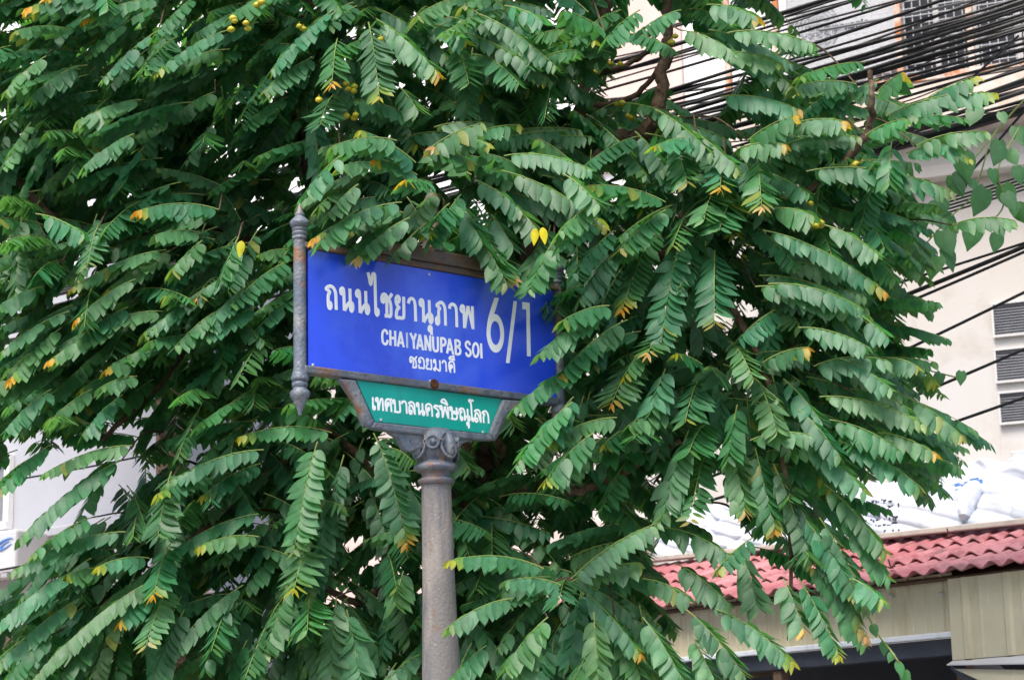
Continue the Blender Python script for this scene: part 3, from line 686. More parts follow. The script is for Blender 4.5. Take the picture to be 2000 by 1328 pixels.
B_ = [[(193, 475), (212, 400), (255, 368), (305, 390), (335, 470), (345, 600), (353, 862)],
      sh(NO, 54, -82), sh(NO2, 54, -82),
      [(665, 1070), (642, 1045), (645, 990), (670, 972), (690, 1000), (692, 1070), (695, 1155)],
      [(998, 952), (990, 650), (975, 540), (930, 465), (885, 455), (845, 475), (808, 515), (850, 550), (875, 580), (852, 620), (848, 700), (852, 800), (852, 880), (830, 915), (802, 890), (800, 810), (825, 775), (848, 795)],
      [(1085, 590), (1088, 540), (1110, 508), (1150, 490), (1200, 520), (1225, 580), (1235, 700), (1243, 985)],
      [(1390, 640), (1365, 652), (1336, 620), (1333, 560), (1362, 525), (1392, 555), (1397, 650), (1408, 1005)],
      [(1412, 990), (1445, 780), (1485, 530)], [(1485, 530), (1535, 760), (1592, 1020)], [(1592, 1030), (1586, 800), (1578, 535)]]
letters('lettering', B_, (780, 550), 11.069, .0142, W0, M['white'], bp)
# 6 / 1 with their own widths
mb = MB()
def quadstrip(mb, L, Rr, wv, th=.001):
    A = [UV(935+x/8.85, 570+y/8.85, wv) for x, y in L]; B = [UV(935+x/8.85, 570+y/8.85, wv) for x, y in Rr]
    strip(mb, A, B, wv-.0005, wv+th)
ro, ri = [], []
for k in range(49):
    q = 2*math.pi*k/48
    x, y = math.cos(q), math.sin(q)
    ro.append((286+151*x, 717+333*y+.16*151*x)); ri.append((287+86*x, 712+206*y+.16*86*x))
quadstrip(mb, ro, ri, W0)
quadstrip(mb, [(272, 100), (215, 270), (172, 420), (148, 520), (137, 640)], [(345, 108), (300, 270), (258, 395), (222, 500), (196, 640)], W0, .0014)
quadstrip(mb, [(600, 160), (470, 1228)], [(660, 168), (530, 1232)], W0)
quadstrip(mb, [(752, 178), (752, 300)], [(820, 184), (820, 308)], W0)
quadstrip(mb, [(820.3, 184), (833, 1110)], [(878, 192), (897, 1115)], W0)
mb.build('lettering', M['white'], bp)
D_ = [[(197, 212), (182, 158), (150, 135), (116, 165), (105, 250), (117, 345), (155, 383), (187, 368), (202, 312)],
      [(247, 135), (251, 408)], [(333, 145), (337, 418)], [(250, 268), (335, 283)],
      [(382, 425), (432, 160)], [(432, 160), (486, 438)], [(402, 350), (465, 362)],
      [(604, 185), (662, 320)], [(704, 195), (662, 320)], [(662, 310), (668, 466)],
      [(724, 472), (772, 212)], [(772, 212), (830, 490)], [(742, 400), (808, 412)],
      [(868, 222), (876, 492)], [(868, 225), (958, 503)], [(955, 232), (960, 506)],
      [(1005, 242), (1012, 430), (1028, 492), (1058, 508), (1088, 492), (1095, 430), (1090, 252)],
      [(1150, 262), (1156, 534)], [(1148, 278), (1200, 286), (1228, 322), (1222, 382), (1195, 402), (1150, 400)],
      [(1256, 548), (1302, 286)], [(1302, 286), (1366, 568)], [(1278, 470), (1342, 482)],
      [(1403, 300), (1412, 572)], [(1402, 315), (1450, 322), (1480, 352), (1478, 400), (1450, 425), (1408, 425)], [(1408, 428), (1462, 440), (1492, 490), (1485, 545), (1450, 563), (1410, 558)],
      [(1662, 400), (1650, 358), (1620, 341), (1592, 365), (1592, 420), (1625, 460), (1665, 500), (1675, 550), (1650, 590), (1612, 582), (1590, 528)],
      [(1860, 370), (1870, 636)]]
el = [(1766+50*math.cos(q), 489+118*math.sin(q)+.12*50*math.cos(q)) for q in np.linspace(0, 2*math.pi, 20)]
D_.append(el)
letters('lettering', D_, (735, 630), 9.0909, .0108, W0, M['white'], bp)
o = letters('lettering', [[(542, 178), (548, 450)]], (735, 630), 9.0909, .0100, W0, M['grey_letter'], bp); o['label'] = 'paler replacement letter I'
D3 = [[(620, 652), (630, 680), (612, 704), (598, 680), (600, 632), (622, 608), (643, 634), (662, 640), (655, 790)], [(637, 790), (672, 797), (706, 795), (708, 740), (700, 680), (686, 648), (705, 622), (722, 600)],
      [(768, 668), (786, 690), (770, 714), (755, 698), (757, 650), (792, 625), (830, 645), (846, 700), (848, 806), (802, 806), (760, 800), (757, 745)],
      [(908, 692), (926, 672), (912, 645), (893, 660), (893, 700), (914, 730), (895, 762), (893, 815), (930, 822), (975, 826), (980, 770), (972, 650)],
      [(1045, 700), (1022, 705), (1020, 675), (1037, 660), (1050, 685), (1055, 760), (1052, 820), (1036, 848), (1022, 828), (1038, 806), (1075, 822), (1128, 856), (1132, 760), (1125, 668)],
      [(1168, 725), (1180, 690), (1205, 680), (1232, 712), (1240, 780), (1244, 872)],
      [(1312, 808), (1332, 810), (1348, 780), (1332, 752), (1312, 790), (1318, 884), (1292, 790), (1298, 712), (1340, 690), (1375, 718), (1385, 790), (1389, 892)],
      [(1288, 648), (1308, 615), (1345, 604), (1372, 630), (1386, 664), (1335, 650), (1288, 648)], [(1380, 650), (1372, 578)]]
letters('lettering', D3, (735, 630), 9.0909, .0076, W0, M['white'], bp)
E_ = [[(200, 240), (205, 400), (208, 560), (225, 605), (255, 608), (272, 570), (255, 520), (222, 525)],
      [(352, 350), (322, 368), (295, 340), (296, 290), (325, 268), (352, 300), (360, 450), (376, 640)], [(378, 630), (398, 480), (432, 335), (465, 288), (493, 320), (505, 480), (516, 655)],
      [(625, 668), (600, 560), (578, 450), (590, 360), (640, 303), (700, 320), (740, 400), (752, 520), (764, 685)], [(622, 650), (625, 520), (635, 430), (665, 405), (688, 450), (665, 500), (638, 490)], [(712, 348), (745, 315), (772, 295)],
      [(855, 410), (830, 425), (804, 398), (805, 350), (832, 328), (860, 362), (870, 500), (876, 665)], [(838, 672), (920, 685), (1000, 690), (1024, 660), (1018, 500), (1003, 340)],
      [(1062, 445), (1082, 390), (1130, 365), (1180, 390), (1210, 470), (1218, 600), (1226, 738)],
      [(1275, 445), (1310, 402), (1360, 388), (1415, 412), (1450, 490), (1462, 620), (1470, 768)], [(1465, 750), (1420, 600), (1365, 492), (1320, 492), (1300, 560), (1300, 680), (1325, 738), (1365, 728), (1372, 670), (1345, 640), (1310, 662)],
      [(1572, 490), (1548, 512), (1520, 488), (1518, 440), (1548, 415), (1576, 450), (1586, 600), (1598, 775)], [(1600, 770), (1635, 690), (1690, 640), (1740, 665), (1760, 725), (1738, 778), (1706, 760), (1700, 640), (1690, 420)],
      [(1852, 808), (1825, 680), (1797, 580), (1805, 490), (1850, 450), (1900, 450), (1950, 490), (1975, 580), (1992, 828)], [(1850, 790), (1848, 680), (1852, 590), (1880, 555), (1906, 592), (1885, 640), (1855, 636)]]
letters('lettering', E_, (715, 760), 15.385, .0086, .0145, M['white'], gp)
LO1 = [(1275, 445), (1310, 402), (1360, 388), (1415, 412), (1450, 490), (1462, 620), (1470, 768)]; LO2 = E_[10]
F_ = [[(355, 362), (290, 355), (235, 338), (195, 385), (260, 425), (312, 480), (335, 560), (336, 640), (310, 682), (280, 660), (280, 602), (305, 582), (330, 610)],
      [(430, 435), (405, 450), (380, 425), (378, 375), (405, 350), (433, 380), (442, 500), (458, 705)], [(460, 695), (490, 530), (520, 358)], [(520, 358), (570, 540), (630, 725)], [(632, 735), (622, 550), (605, 362)],
      [(402, 238), (430, 180), (480, 152), (532, 185), (572, 250), (592, 318), (500, 262), (402, 238)],
      [(725, 462), (700, 482), (674, 455), (672, 405), (700, 385), (730, 420), (738, 550), (745, 715)], [(700, 728), (780, 742), (860, 745), (886, 700), (882, 550), (868, 392)], [(828, 575), (795, 572), (785, 530), (808, 512), (832, 545), (858, 592), (900, 588), (942, 518)],
      [(1120, 790), (1118, 600), (1095, 480), (1045, 428), (995, 432), (952, 468), (1012, 505), (1030, 525), (992, 565), (990, 680), (1010, 768), (1045, 770), (1052, 710), (1028, 680), (998, 705)], [(1124, 785), (1150, 695), (1205, 650), (1255, 672), (1278, 735), (1258, 790), (1224, 780), (1214, 680), (1203, 435)],
      [(1222, 938), (1192, 905), (1190, 862), (1220, 845), (1244, 880), (1245, 1025)],
      [(1372, 215), (1360, 182), (1318, 202), (1278, 160), (1238, 192), (1282, 238), (1306, 290), (1320, 450), (1335, 700), (1348, 785), (1375, 805), (1396, 762), (1372, 720), (1342, 740)],
      sh(LO1, 135, 84), sh(LO2, 135, 84),
      [(1840, 878), (1830, 700), (1805, 580), (1750, 510), (1700, 518), (1648, 555), (1690, 588), (1715, 612), (1690, 650), (1685, 750), (1697, 862)]]
letters('lettering', F_, (835, 770), 15.385, .0086, .0145, M['white'], gp)

# ------------------------------------------------------------------ leaves
ROWS = np.array([0, .06, .18, .34, .52, .70, .86, 1.0]); LEAFLET = [0, .50, .88, 1.0, .90, .62, .30, 0]
HEART = [0, .46, .92, 1.0, .84, .54, .24, 0]; BROAD = [0, .40, .80, 1.0, .98, .74, .36, 0]
def leaf_batch(P, D, Wd, L, W, curl, cb, ct, fold=.18, shape=LEAFLET, heart=0):
    """every leaflet: a blade folded along its midrib. P base, D direction, Wd width direction"""
    nr_ = len(ROWS)-2; tip = 1+nr_*3; nv = tip+1
    N = np.cross(D, Wd); N /= np.linalg.norm(N, axis=1)[:, None]+1e-9
    Wd = np.cross(N, D); n = len(P); V = np.zeros((n, nv, 3)); col = np.ones((n, nv, 4))
    V[:, 0] = P; V[:, tip] = P+D*L[:, None]-N*(curl*L)[:, None]
    col[:, 0, :3] = cb; col[:, tip, :3] = ct
    tw = nr.normal(0, .10, n)
    for r in range(nr_):
        t = ROWS[r+1]; c = P+D*(L*t)[:, None]-N*(curl*L*t*t)[:, None]; hw = (W*.5*shape[r+1])[:, None]
        dn = N*(fold*W*.5*shape[r+1])[:, None]; tn = N*(tw*t*W*.5*shape[r+1])[:, None]
        bk = D*(L*heart*(1, .55, .1, 0, 0, 0)[r])[:, None]
        V[:, 1+r*3] = c-Wd*hw-dn-tn-bk; V[:, 2+r*3] = c; V[:, 3+r*3] = c+Wd*hw-dn+tn-bk
        k = t**1.3
        for q in range(3): col[:, 1+r*3+q, :3] = cb*(1-k)+ct*k
        col[:, 2+r*3, :3] *= 1.14
    f4 = []
    for r in range(nr_-1):
        a = 1+r*3; f4 += [(a, a+1, a+4, a+3), (a+1, a+2, a+5, a+4)]
    e = 1+(nr_-1)*3
    f3 = [(0, 2, 1), (0, 3, 2), (e, e+1, tip), (e+1, e+2, tip)]
    off = (np.arange(n)*nv)[:, None, None]
    q = (np.array(f4)[None]+off).reshape(-1, 4); tr = (np.array(f3)[None]+off).reshape(-1, 3)
    return V.reshape(-1, 3), q, tr, col.reshape(-1, 4)
def mesh_np(name, V, q, tr, col, mt, parent):
    me = bpy.data.meshes.new(name); nv = len(V)
    me.vertices.add(nv); me.vertices.foreach_set('co', V.astype(np.float32).ravel())
    loops = np.concatenate([q.ravel(), tr.ravel()]); me.loops.add(len(loops)); me.loops.foreach_set('vertex_index', loops.astype(np.int32))
    npoly = len(q)+len(tr); st = np.concatenate([np.arange(len(q))*4, len(q)*4+np.arange(len(tr))*3])
    me.polygons.add(npoly); me.polygons.foreach_set('loop_start', st.astype(np.int32))
    me.polygons.foreach_set('use_smooth', np.ones(npoly, dtype=bool))
    me.update(calc_edges=True); me.validate()
    ca = me.color_attributes.new('tint', 'FLOAT_COLOR', 'POINT'); ca.data.foreach_set('color', col.astype(np.float32).ravel())
    me.materials.append(mt); o = bpy.data.objects.new(name, me); C.objects.link(o)
    if parent: o.parent = parent; o.matrix_parent_inverse = Matrix.Translation(parent.location).inverted()
    return o
G0 = np.array([.036, .150, .062]); G1 = np.array([.076, .208, .106]); GY = np.array([.15, .26, .035])
YO = np.array([.66, .29, .03]); PK = np.array([.70, .37, .18]); YL = np.array([.42, .37, .025])
acc = dict(P=[], D=[], W=[], L=[], B=[], K=[], cb=[], ct=[])
stems = MB()
def nrm(v): return v/(np.linalg.norm(v)+1e-12)
UP = np.array([0, 0, 1.0])
def frond(P0, P1, lift, young=None, leafL=.098, gap=.037, outward=None, hue=None, splay=1.0, r=random, bare=.10, full=True, drop=.72):
    P0 = np.array(P0); P1 = np.array(P1); L = np.linalg.norm(P1-P0)
    M1 = P0+(P1-P0)*.45+UP*lift
    ts = np.linspace(0, 1, 25)[:, None]
    curve = (1-ts)**2*P0+2*ts*(1-ts)*M1+ts**2*P1
    seg = np.linalg.norm(np.diff(curve, axis=0), axis=1); cum = np.concatenate([[0], np.cumsum(seg)]); T = cum[-1]
    stems.tube(curve[::3] if not full else curve[::2], list(np.linspace(.0030, .0012, len(curve[::3] if not full else curve[::2]))), 5)
    n = max(6, int(T*(1-bare)/gap))
    wob = r.uniform(-.1, .16); drop = drop+r.uniform(-.18, .14)
    out = nrm(outward if outward is not None else np.array([0, -1.0, .2]))
    ya = r.choice((.15, .4, .75, .95, 1.0))
    hu = hue if hue is not None else r.random()
    g = (G0*(1-hu)+G1*hu)*r.uniform(.85, 1.18)*np.array([r.uniform(.8, 1.35), 1, r.uniform(.8, 1.15)])
    for i in range(n):
        f = bare+(1-bare)*(i+.5)/n; d = f*T
        k = min(len(seg)-1, int(np.searchsorted(cum, d)-1)); k = max(0, k); u = (d-cum[k])/seg[k]
        p = curve[k]*(1-u)+curve[k+1]*u; tg = nrm(curve[k+1]-curve[k])
        N = nrm(UP*.75+out*.55-tg*np.dot(tg, UP*.75+out*.55)); sd = nrm(np.cross(tg, N))
        sz = (0.72+.28*min(1, f*3.2)) if f < .35 else 1.0
        if f > .70: sz *= 1-.58*((f-.70)/.30)**1.6
        for s in (-1, 1):
            if r.random() < (.025 if full else .06): continue
            pp_ = p+tg*(.012*s*.5)
            d_ = nrm(sd*s*(.80*splay)+tg*(.34+.35*max(0, f-.7)+wob)+np.array([0, 0, -1])*(drop+.12*r.random())+nr.normal(0, .10, 3))
            wd = tg+N*.22+nr.normal(0, .12, 3)
            ll = leafL*1.07*sz*r.uniform(.88, 1.12)
            acc['P'].append(pp_+d_*.004); acc['D'].append(d_); acc['W'].append(nrm(wd)); acc['L'].append(ll); acc['B'].append(ll*r.uniform(.48, .58)*(1 if f < .85 else .85)); acc['K'].append(r.uniform(.02, .26))
            cb = g*r.uniform(.86, 1.15); ct = cb*.96
            if r.random() < .006: cb = cb*.5+np.array([.3, .27, .03])*.5; ct = cb
            if young is not None:
                y = max(0, (f-.80)/.20)
                if f > .80:
                    yc, am = young; am *= ya
                    mid = GY
                    c2 = cb*(1-min(1, y*2.2))+mid*min(1, y*2.2) if y < .45 else mid*(1-(y-.45)/.55)+yc*((y-.45)/.55)
                    cb = cb*(1-am)+c2*am; ct = cb*(1-.3*am)+yc*.3*am if y > .3 else cb
            elif f > .88 and r.random() < .6: cb = cb*.75+GY*.25; ct = cb
            acc['cb'].append(cb); acc['ct'].append(ct)
    # young terminal leaflets, narrow, hanging from the tip
    if full and young is not None and ya > .5:
        for s in (-1, 1):
            c = young[0]*.75+GY*.25
            sd = nrm(np.cross(nrm(P1-M1), out+.01))
            d_ = nrm(sd*s*.45+np.array([0, 0, -.8])+nrm(P1-M1)*.45+nr.normal(0, .1, 3))
            ll = .042*r.uniform(.7, 1.15)
            acc['P'].append(np.array(P1)); acc['D'].append(d_); acc['W'].append(nrm(nrm(P1-M1)+nr.normal(0, .2, 3))); acc['L'].append(ll); acc['B'].append(ll*.36); acc['K'].append(.1); acc['cb'].append(c*.9); acc['ct'].append(c)

O_, Yy, P_, N_ = (YO, .95), (YL, .8), (PK, .85), None
# hero fronds: base x,y -> tip x,y in the photograph's pixels, tip colour, depth class
#   depth class: 0 crown face, 1 in front of the sign, 2 close to the crown face on the right, 3 deeper; 't' points at the viewer
H = [
 # upper left
 (235,5,54,16,O_,0),(312,0,165,38,O_,0),(135,58,28,62,P_,0),(380,-5,300,72,N_,0),(310,60,201,155,Yy,0),(443,60,308,140,Yy,0),(275,195,150,240,O_,0),(262,262,165,325,N_,0),
 (651,20,528,140,N_,0),(690,5,600,62,N_,0),(697,12,640,55,N_,0),(612,112,515,178,O_,0),(657,90,648,165,O_,'t'),(718,70,741,190,Yy,'t'),(735,38,856,145,O_,0),(845,48,910,82,Yy,0),(890,105,916,165,N_,'t'),
 (652,195,625,245,N_,'t'),(780,170,815,215,N_,0),(935,28,1085,130,N_,0),(985,12,1058,40,N_,0),(1060,115,1125,98,N_,0),(880,0,810,35,P_,0),(1000,-20,900,15,P_,0),(200,-10,90,-5,O_,0),(560,-20,450,30,N_,0),(480,20,380,70,N_,0),
 (150,130,60,190,N_,0),(90,110,10,180,N_,0),(60,240,5,330,N_,0),(150,310,80,370,N_,3),(330,230,240,290,N_,3),(420,180,330,235,N_,3),(420,240,360,320,N_,3),(560,190,470,250,N_,3),(300,330,200,390,N_,3),
 # top centre-right
 (1180,60,1100,20,N_,0),(1250,20,1180,80,N_,0),(1330,20,1250,60,N_,0),(1380,10,1480,35,O_,0),(1330,60,1430,100,N_,0),(1420,65,1593,88,N_,0),(1400,105,1522,122,O_,0),(1405,190,1562,215,O_,0),(1672,165,1547,172,Yy,0),(1712,182,1762,142,O_,0),(1730,228,1945,182,Yy,0),(1785,212,1905,150,Yy,0),
 (1460,275,1555,225,O_,2),(1545,245,1650,237,O_,2),(1530,285,1680,268,O_,2),(1440,292,1532,282,O_,2),(1690,265,1770,232,Yy,0),(1742,270,1735,358,N_,0),(1620,322,1725,350,O_,2),(1575,335,1862,375,O_,2),(1790,285,1930,258,N_,0),(1770,300,1875,285,N_,0),(1483,325,1488,405,P_,'t'),(1508,408,1585,420,O_,2),(1490,450,1730,570,O_,2),(1610,440,1712,495,N_,2),
 (1280,215,1390,300,N_,0),(1340,250,1440,330,Yy,2),(1360,270,1280,285,Yy,2),(1500,560,1395,510,N_,3),(1200,290,1120,215,N_,3),(1130,330,1050,270,N_,0),(1860,440,1980,430,Yy,0),(1640,500,1740,560,N_,3),
 # right
 (1300,395,1150,362,Yy,2),(1320,300,1342,360,O_,'t'),(1418,310,1407,368,O_,'t'),(1400,385,1375,430,N_,'t'),(1440,400,1405,450,N_,'t'),(1300,410,1208,490,O_,2),(1290,475,1215,605,O_,'t'),(1332,505,1290,680,N_,'t'),(1400,515,1395,635,O_,'t'),(1515,605,1440,665,N_,2),(1475,560,1640,600,N_,2),(1500,555,1680,600,N_,2),(1490,708,1575,678,O_,2),
 (1190,597,1097,627,Yy,2),(1170,612,1053,692,N_,2),(1225,625,1145,680,Yy,2),(1165,662,1093,735,O_,2),(1285,645,1218,735,Yy,2),(1312,655,1265,690,P_,'t'),(1372,712,1323,690,Yy,2),(1420,738,1385,714,O_,2),(1425,680,1472,742,O_,'t'),(1590,715,1732,703,N_,2),(1735,700,1790,714,O_,2),(1600,775,1805,828,Yy,2),(1735,760,1880,852,O_,2),(1715,845,1826,885,O_,2),(1640,862,1805,957,O_,2),(1520,640,1420,700,N_,3),(1560,640,1700,680,N_,2),(1650,600,1735,660,N_,2),
 (1150,702,1003,800,N_,2),(1120,775,1060,862,Yy,2),(1205,815,1063,866,Yy,2),(1160,845,1063,940,Yy,2),(1118,785,1003,915,N_,2),(1253,718,1195,788,O_,'t'),(1300,800,1225,832,N_,2),(1215,840,1180,868,Yy,2),(1285,855,1236,858,N_,'t'),(1372,755,1338,825,Yy,'t'),(1388,838,1345,885,N_,'t'),(1345,840,1290,1015,N_,2),(1385,905,1347,1022,O_,'t'),(1475,875,1512,1035,O_,2),(1510,905,1590,1110,O_,2),(1465,860,1585,850,N_,2),(1485,770,1518,845,N_,'t'),(1530,740,1605,825,N_,2),(1425,850,1455,1000,P_,2),(1300,720,1270,800,N_,2),(1440,790,1420,900,N_,2),(1330,700,1320,790,N_,3),(1560,800,1640,890,N_,2),(1570,860,1690,960,N_,2),
 # bottom right
 (1115,1130,1287,1020,N_,2),(1115,1137,1252,1100,Yy,2),(1095,1142,985,1135,Yy,1),(1062,1110,876,1095,Yy,1),(1108,1140,1092,1178,Yy,'t'),(1135,1150,1252,1278,O_,2),(1255,1205,1335,1330,N_,2),(1070,1205,985,1305,N_,1),(1003,1168,873,1225,Yy,1),(1160,1195,1168,1335,N_,2),(1300,1030,1422,1082,N_,0),(1470,1050,1400,1112,Yy,0),(1320,1100,1425,1180,N_,0),(1255,1130,1345,1165,N_,0),(1530,1130,1568,1228,O_,0),(1340,1190,1455,1320,N_,2),(1400,1190,1548,1292,Yy,2),(1515,920,1692,1245,P_,2),(1610,945,1730,1078,Yy,2),(1560,1000,1670,1160,O_,2),(1665,1130,1722,1170,Yy,2),(1450,1080,1480,1190,N_,0),(1040,1240,1010,1330,N_,1),(1200,1200,1250,1320,N_,0),(950,1260,880,1330,N_,1),(1350,1240,1400,1340,N_,2),(1170,1240,1120,1330,N_,2),
 # left middle
 (428,410,268,412,O_,0),(392,455,300,460,Yy,0),(395,470,335,530,O_,0),(325,488,138,565,O_,0),(332,490,205,570,Yy,0),(265,545,148,625,O_,0),(318,608,175,645,P_,0),(428,550,385,582,P_,'t'),(380,600,280,652,Yy,0),(465,532,290,650,N_,0),(228,640,95,705,O_,0),(135,608,0,690,N_,0),(130,712,0,778,N_,0),(268,735,195,757,N_,0),(70,418,165,458,N_,0),(42,420,30,600,N_,0),(465,465,430,548,N_,0),(575,488,505,498,N_,3),(565,528,490,555,N_,3),(500,600,400,660,N_,0),(250,600,150,670,N_,0),(190,640,60,720,N_,0),(300,680,210,720,O_,0),(360,640,250,700,N_,0),(420,610,340,680,N_,0),(480,560,400,640,N_,0),(120,640,20,740,O_,0),(100,760,10,840,N_,0),(180,760,90,830,N_,0),(240,770,160,850,N_,0),(60,690,-10,760,N_,0),(300,740,230,800,N_,3),(190,450,170,520,Yy,'t'),(470,430,430,370,N_,3),(30,250,0,420,N_,3),(120,470,40,520,N_,3),(85,560,-5,600,N_,0),
 # left bottom
 (258,870,85,925,N_,0),(100,868,-5,962,O_,0),(222,893,150,957,Yy,0),(238,898,38,1052,N_,0),(245,1038,22,1117,Yy,0),(292,1090,193,1105,Yy,0),(148,1115,-5,1222,N_,0),(190,1110,133,1122,Yy,0),(155,1170,-5,1300,N_,0),(295,1135,60,1330,N_,0),(300,1150,235,1212,O_,0),(328,1080,300,1162,O_,'t'),(328,1172,285,1262,O_,'t'),(505,1003,320,1087,N_,0),(505,1048,390,1066,Yy,0),(330,945,308,1050,N_,'t'),(475,1142,333,1272,N_,0),(510,905,395,967,Yy,0),(515,878,320,947,N_,0),(100,1240,10,1330,N_,0),(200,1220,120,1320,N_,0),(360,1190,300,1330,N_,0),(440,1180,400,1310,N_,0),(180,1010,60,1085,O_,0),
 (648,845,470,852,Yy,0),(618,902,573,1082,O_,'t'),(672,888,600,1185,P_,0),(728,885,796,1062,O_,'t'),(602,1075,575,1150,Yy,'t'),(567,1145,515,1278,O_,0),(603,1175,600,1232,Yy,'t'),(657,1165,645,1335,N_,0),(677,1190,706,1335,N_,0),(788,1115,770,1182,N_,0),(818,1278,755,1328,Yy,0),(510,1295,468,1335,N_,0),(720,950,780,1130,N_,3),(560,1050,480,1150,N_,3),(760,1100,800,1250,N_,3),(430,1040,350,1120,N_,3),
 # over and above the sign
 (812,318,705,255,Yy,1),(775,275,645,287,Yy,1),(815,342,732,312,O_,1),(665,305,598,375,N_,1),(724,318,668,326,Yy,1),(845,358,792,352,O_,'s'),(785,395,612,466,O_,1),(770,420,650,455,N_,1),(820,415,728,482,P_,1),(878,398,848,428,N_,'s'),(888,390,1003,545,P_,1),(928,352,1018,412,P_,1),(975,333,1182,440,Yy,1),(930,322,848,287,P_,1),(985,305,1152,330,N_,1),(828,300,942,240,Yy,1),(868,285,952,280,Yy,1),(1062,455,1022,562,N_,1),(1075,440,1050,560,N_,1),(1168,438,1088,482,N_,2),(1200,450,1115,540,N_,2),(1210,480,1130,590,N_,2),(1160,400,1090,455,N_,2),(905,420,940,470,N_,1),(1000,400,1050,450,N_,1),(960,420,1000,480,N_,1),(700,360,640,420,N_,1), (1020,330,950,300,N_,1),(800,425,695,505,P_,1),(765,435,690,485,N_,1),(835,435,765,505,N_,1),(1082,470,1030,572,N_,1),(935,465,990,556,P_,1),(700,410,625,475,N_,1),(850,375,800,440,N_,1),(870,415,838,475,N_,1),(795,385,835,455,Yy,1),(900,380,860,440,N_,1),(1100,340,1170,400,N_,2),
 (1600,1010,1700,1190,O_,2),(1580,1090,1690,1262,N_,2),(1640,1000,1735,1130,N_,2),(1560,1130,1640,1280,Yy,2),(1660,760,1780,800,N_,2),(1640,700,1740,760,Yy,2),(1620,820,1760,880,N_,2),
]
hr = random.Random(21); HP = []
BW = np.array([0, -1.0, .25])
for (x0, y0, x1, y1, yg, cl) in H:
    xm = (x0+x1)/2
    tow = 0
    if cl == 1 or cl == 's':
        ypan = SO[1]+ (PY(xm, 500, 8.5)[0]-SO[0])*math.tan(YAW)
        Y = min(8.62, ypan-.17) if y0 < 800 else 8.28
    elif cl == 2: Y = 8.72 if min(x0, x1) > 1110 else 8.50
    elif cl == 3: Y = 9.15
    else: Y = 8.85 if xm < 1000 else 8.75
    if cl == 't' and xm < 1000: Y = 8.8
    Y += hr.uniform(-.07, .07)
    l = math.hypot(x1-x0, y1-y0)/490.0
    if cl in ('t', 's'): tow = min(.15, math.sqrt(max(0, .36**2-l*l)))
    else: tow = .3*min(.26, math.sqrt(max(.02, .40**2-l*l))) if l < .4 else .03
    if cl == 1: tow = min(tow, .05)
    if cl == 's': tow = min(tow, .16)
    P0 = PY(x0, y0, Y+tow*.5); P1 = PY(x1, y1, Y-tow*.5)
    flat = abs(x1-x0)/(abs(x1-x0)+abs(y1-y0)+1)
    lift = l*(.05+.14*flat)+(.05 if cl == 't' else 0)
    if cl == 't': P0 = P0-(P1-P0)*np.array([0, 0, 1])*.25+np.array([0, .06, 0])
    HP.append((x0, y0, x1, y1, Y))
    frond(P0, P1, lift, yg, leafL=hr.uniform(.080, .102), gap=hr.uniform(.026, .031), outward=BW+np.array([(xm-900)/2500, 0, 0]), hue=hr.random(), r=hr, bare=.06, splay=1.0 if cl != 't' else 1.35, drop=.72 if cl != 't' else .5)

# the inside of the crown: fronds on the limbs behind the face
GAPS = [[(-20,880),(60,890),(250,890),(240,960),(60,1070),(-20,1070)], [(-20,1040),(140,1090),(80,1150),(-20,1180)], [(1600,1060),(1720,1090),(1800,1328),(1560,1328)], [(1300,40),(1420,120),(1440,230),(1340,240),(1290,120)],
        [(500,375),(535,375),(528,405),(500,402)], [(580,250),(630,252),(615,285),(580,280)], [(125,530),(180,530),(170,560),(125,555)], [(1230,25),(1310,30),(1330,160),(1200,170)], [(705,1105),(755,1115),(750,1180),(710,1170)], [(820,350),(900,355),(900,395),(830,390)], [(1110,500),(1165,490),(1160,530),(1112,540)], [(1320,970),(1450,965),(1450,1050),(1340,1050)], [(1300,1090),(1560,1090),(1560,1330),(1330,1330)], [(380,880),(420,890),(410,920),(380,915)],
        [(1000,940),(1040,940),(1040,1010),(1000,1010)], [(1660,965),(1800,955),(1800,1060),(1690,1070)], [(1490,-20),(1600,-20),(1600,60),(1490,60)]]
CROWN = [(-120,-120),(1480,-120),(1460,60),(1560,120),(1700,200),(1760,300),(1700,400),(1700,560),(1720,700),(1780,800),(1740,900),(1640,960),(1640,1060),(1560,1120),(1480,1200),(1420,1450),(-120,1450)]
def inside(x, y, poly):
    c = False; n = len(poly)
    for i in range(n):
        (x1, y1), (x2, y2) = poly[i], poly[(i+1) % n]
        if (y1 > y) != (y2 > y) and x < (x2-x1)*(y-y1)/(y2-y1)+x1: c = not c
    return c
def open_at(*pp):
    return any(inside(a, b, g_) for g_ in GAPS for a, b in pp)
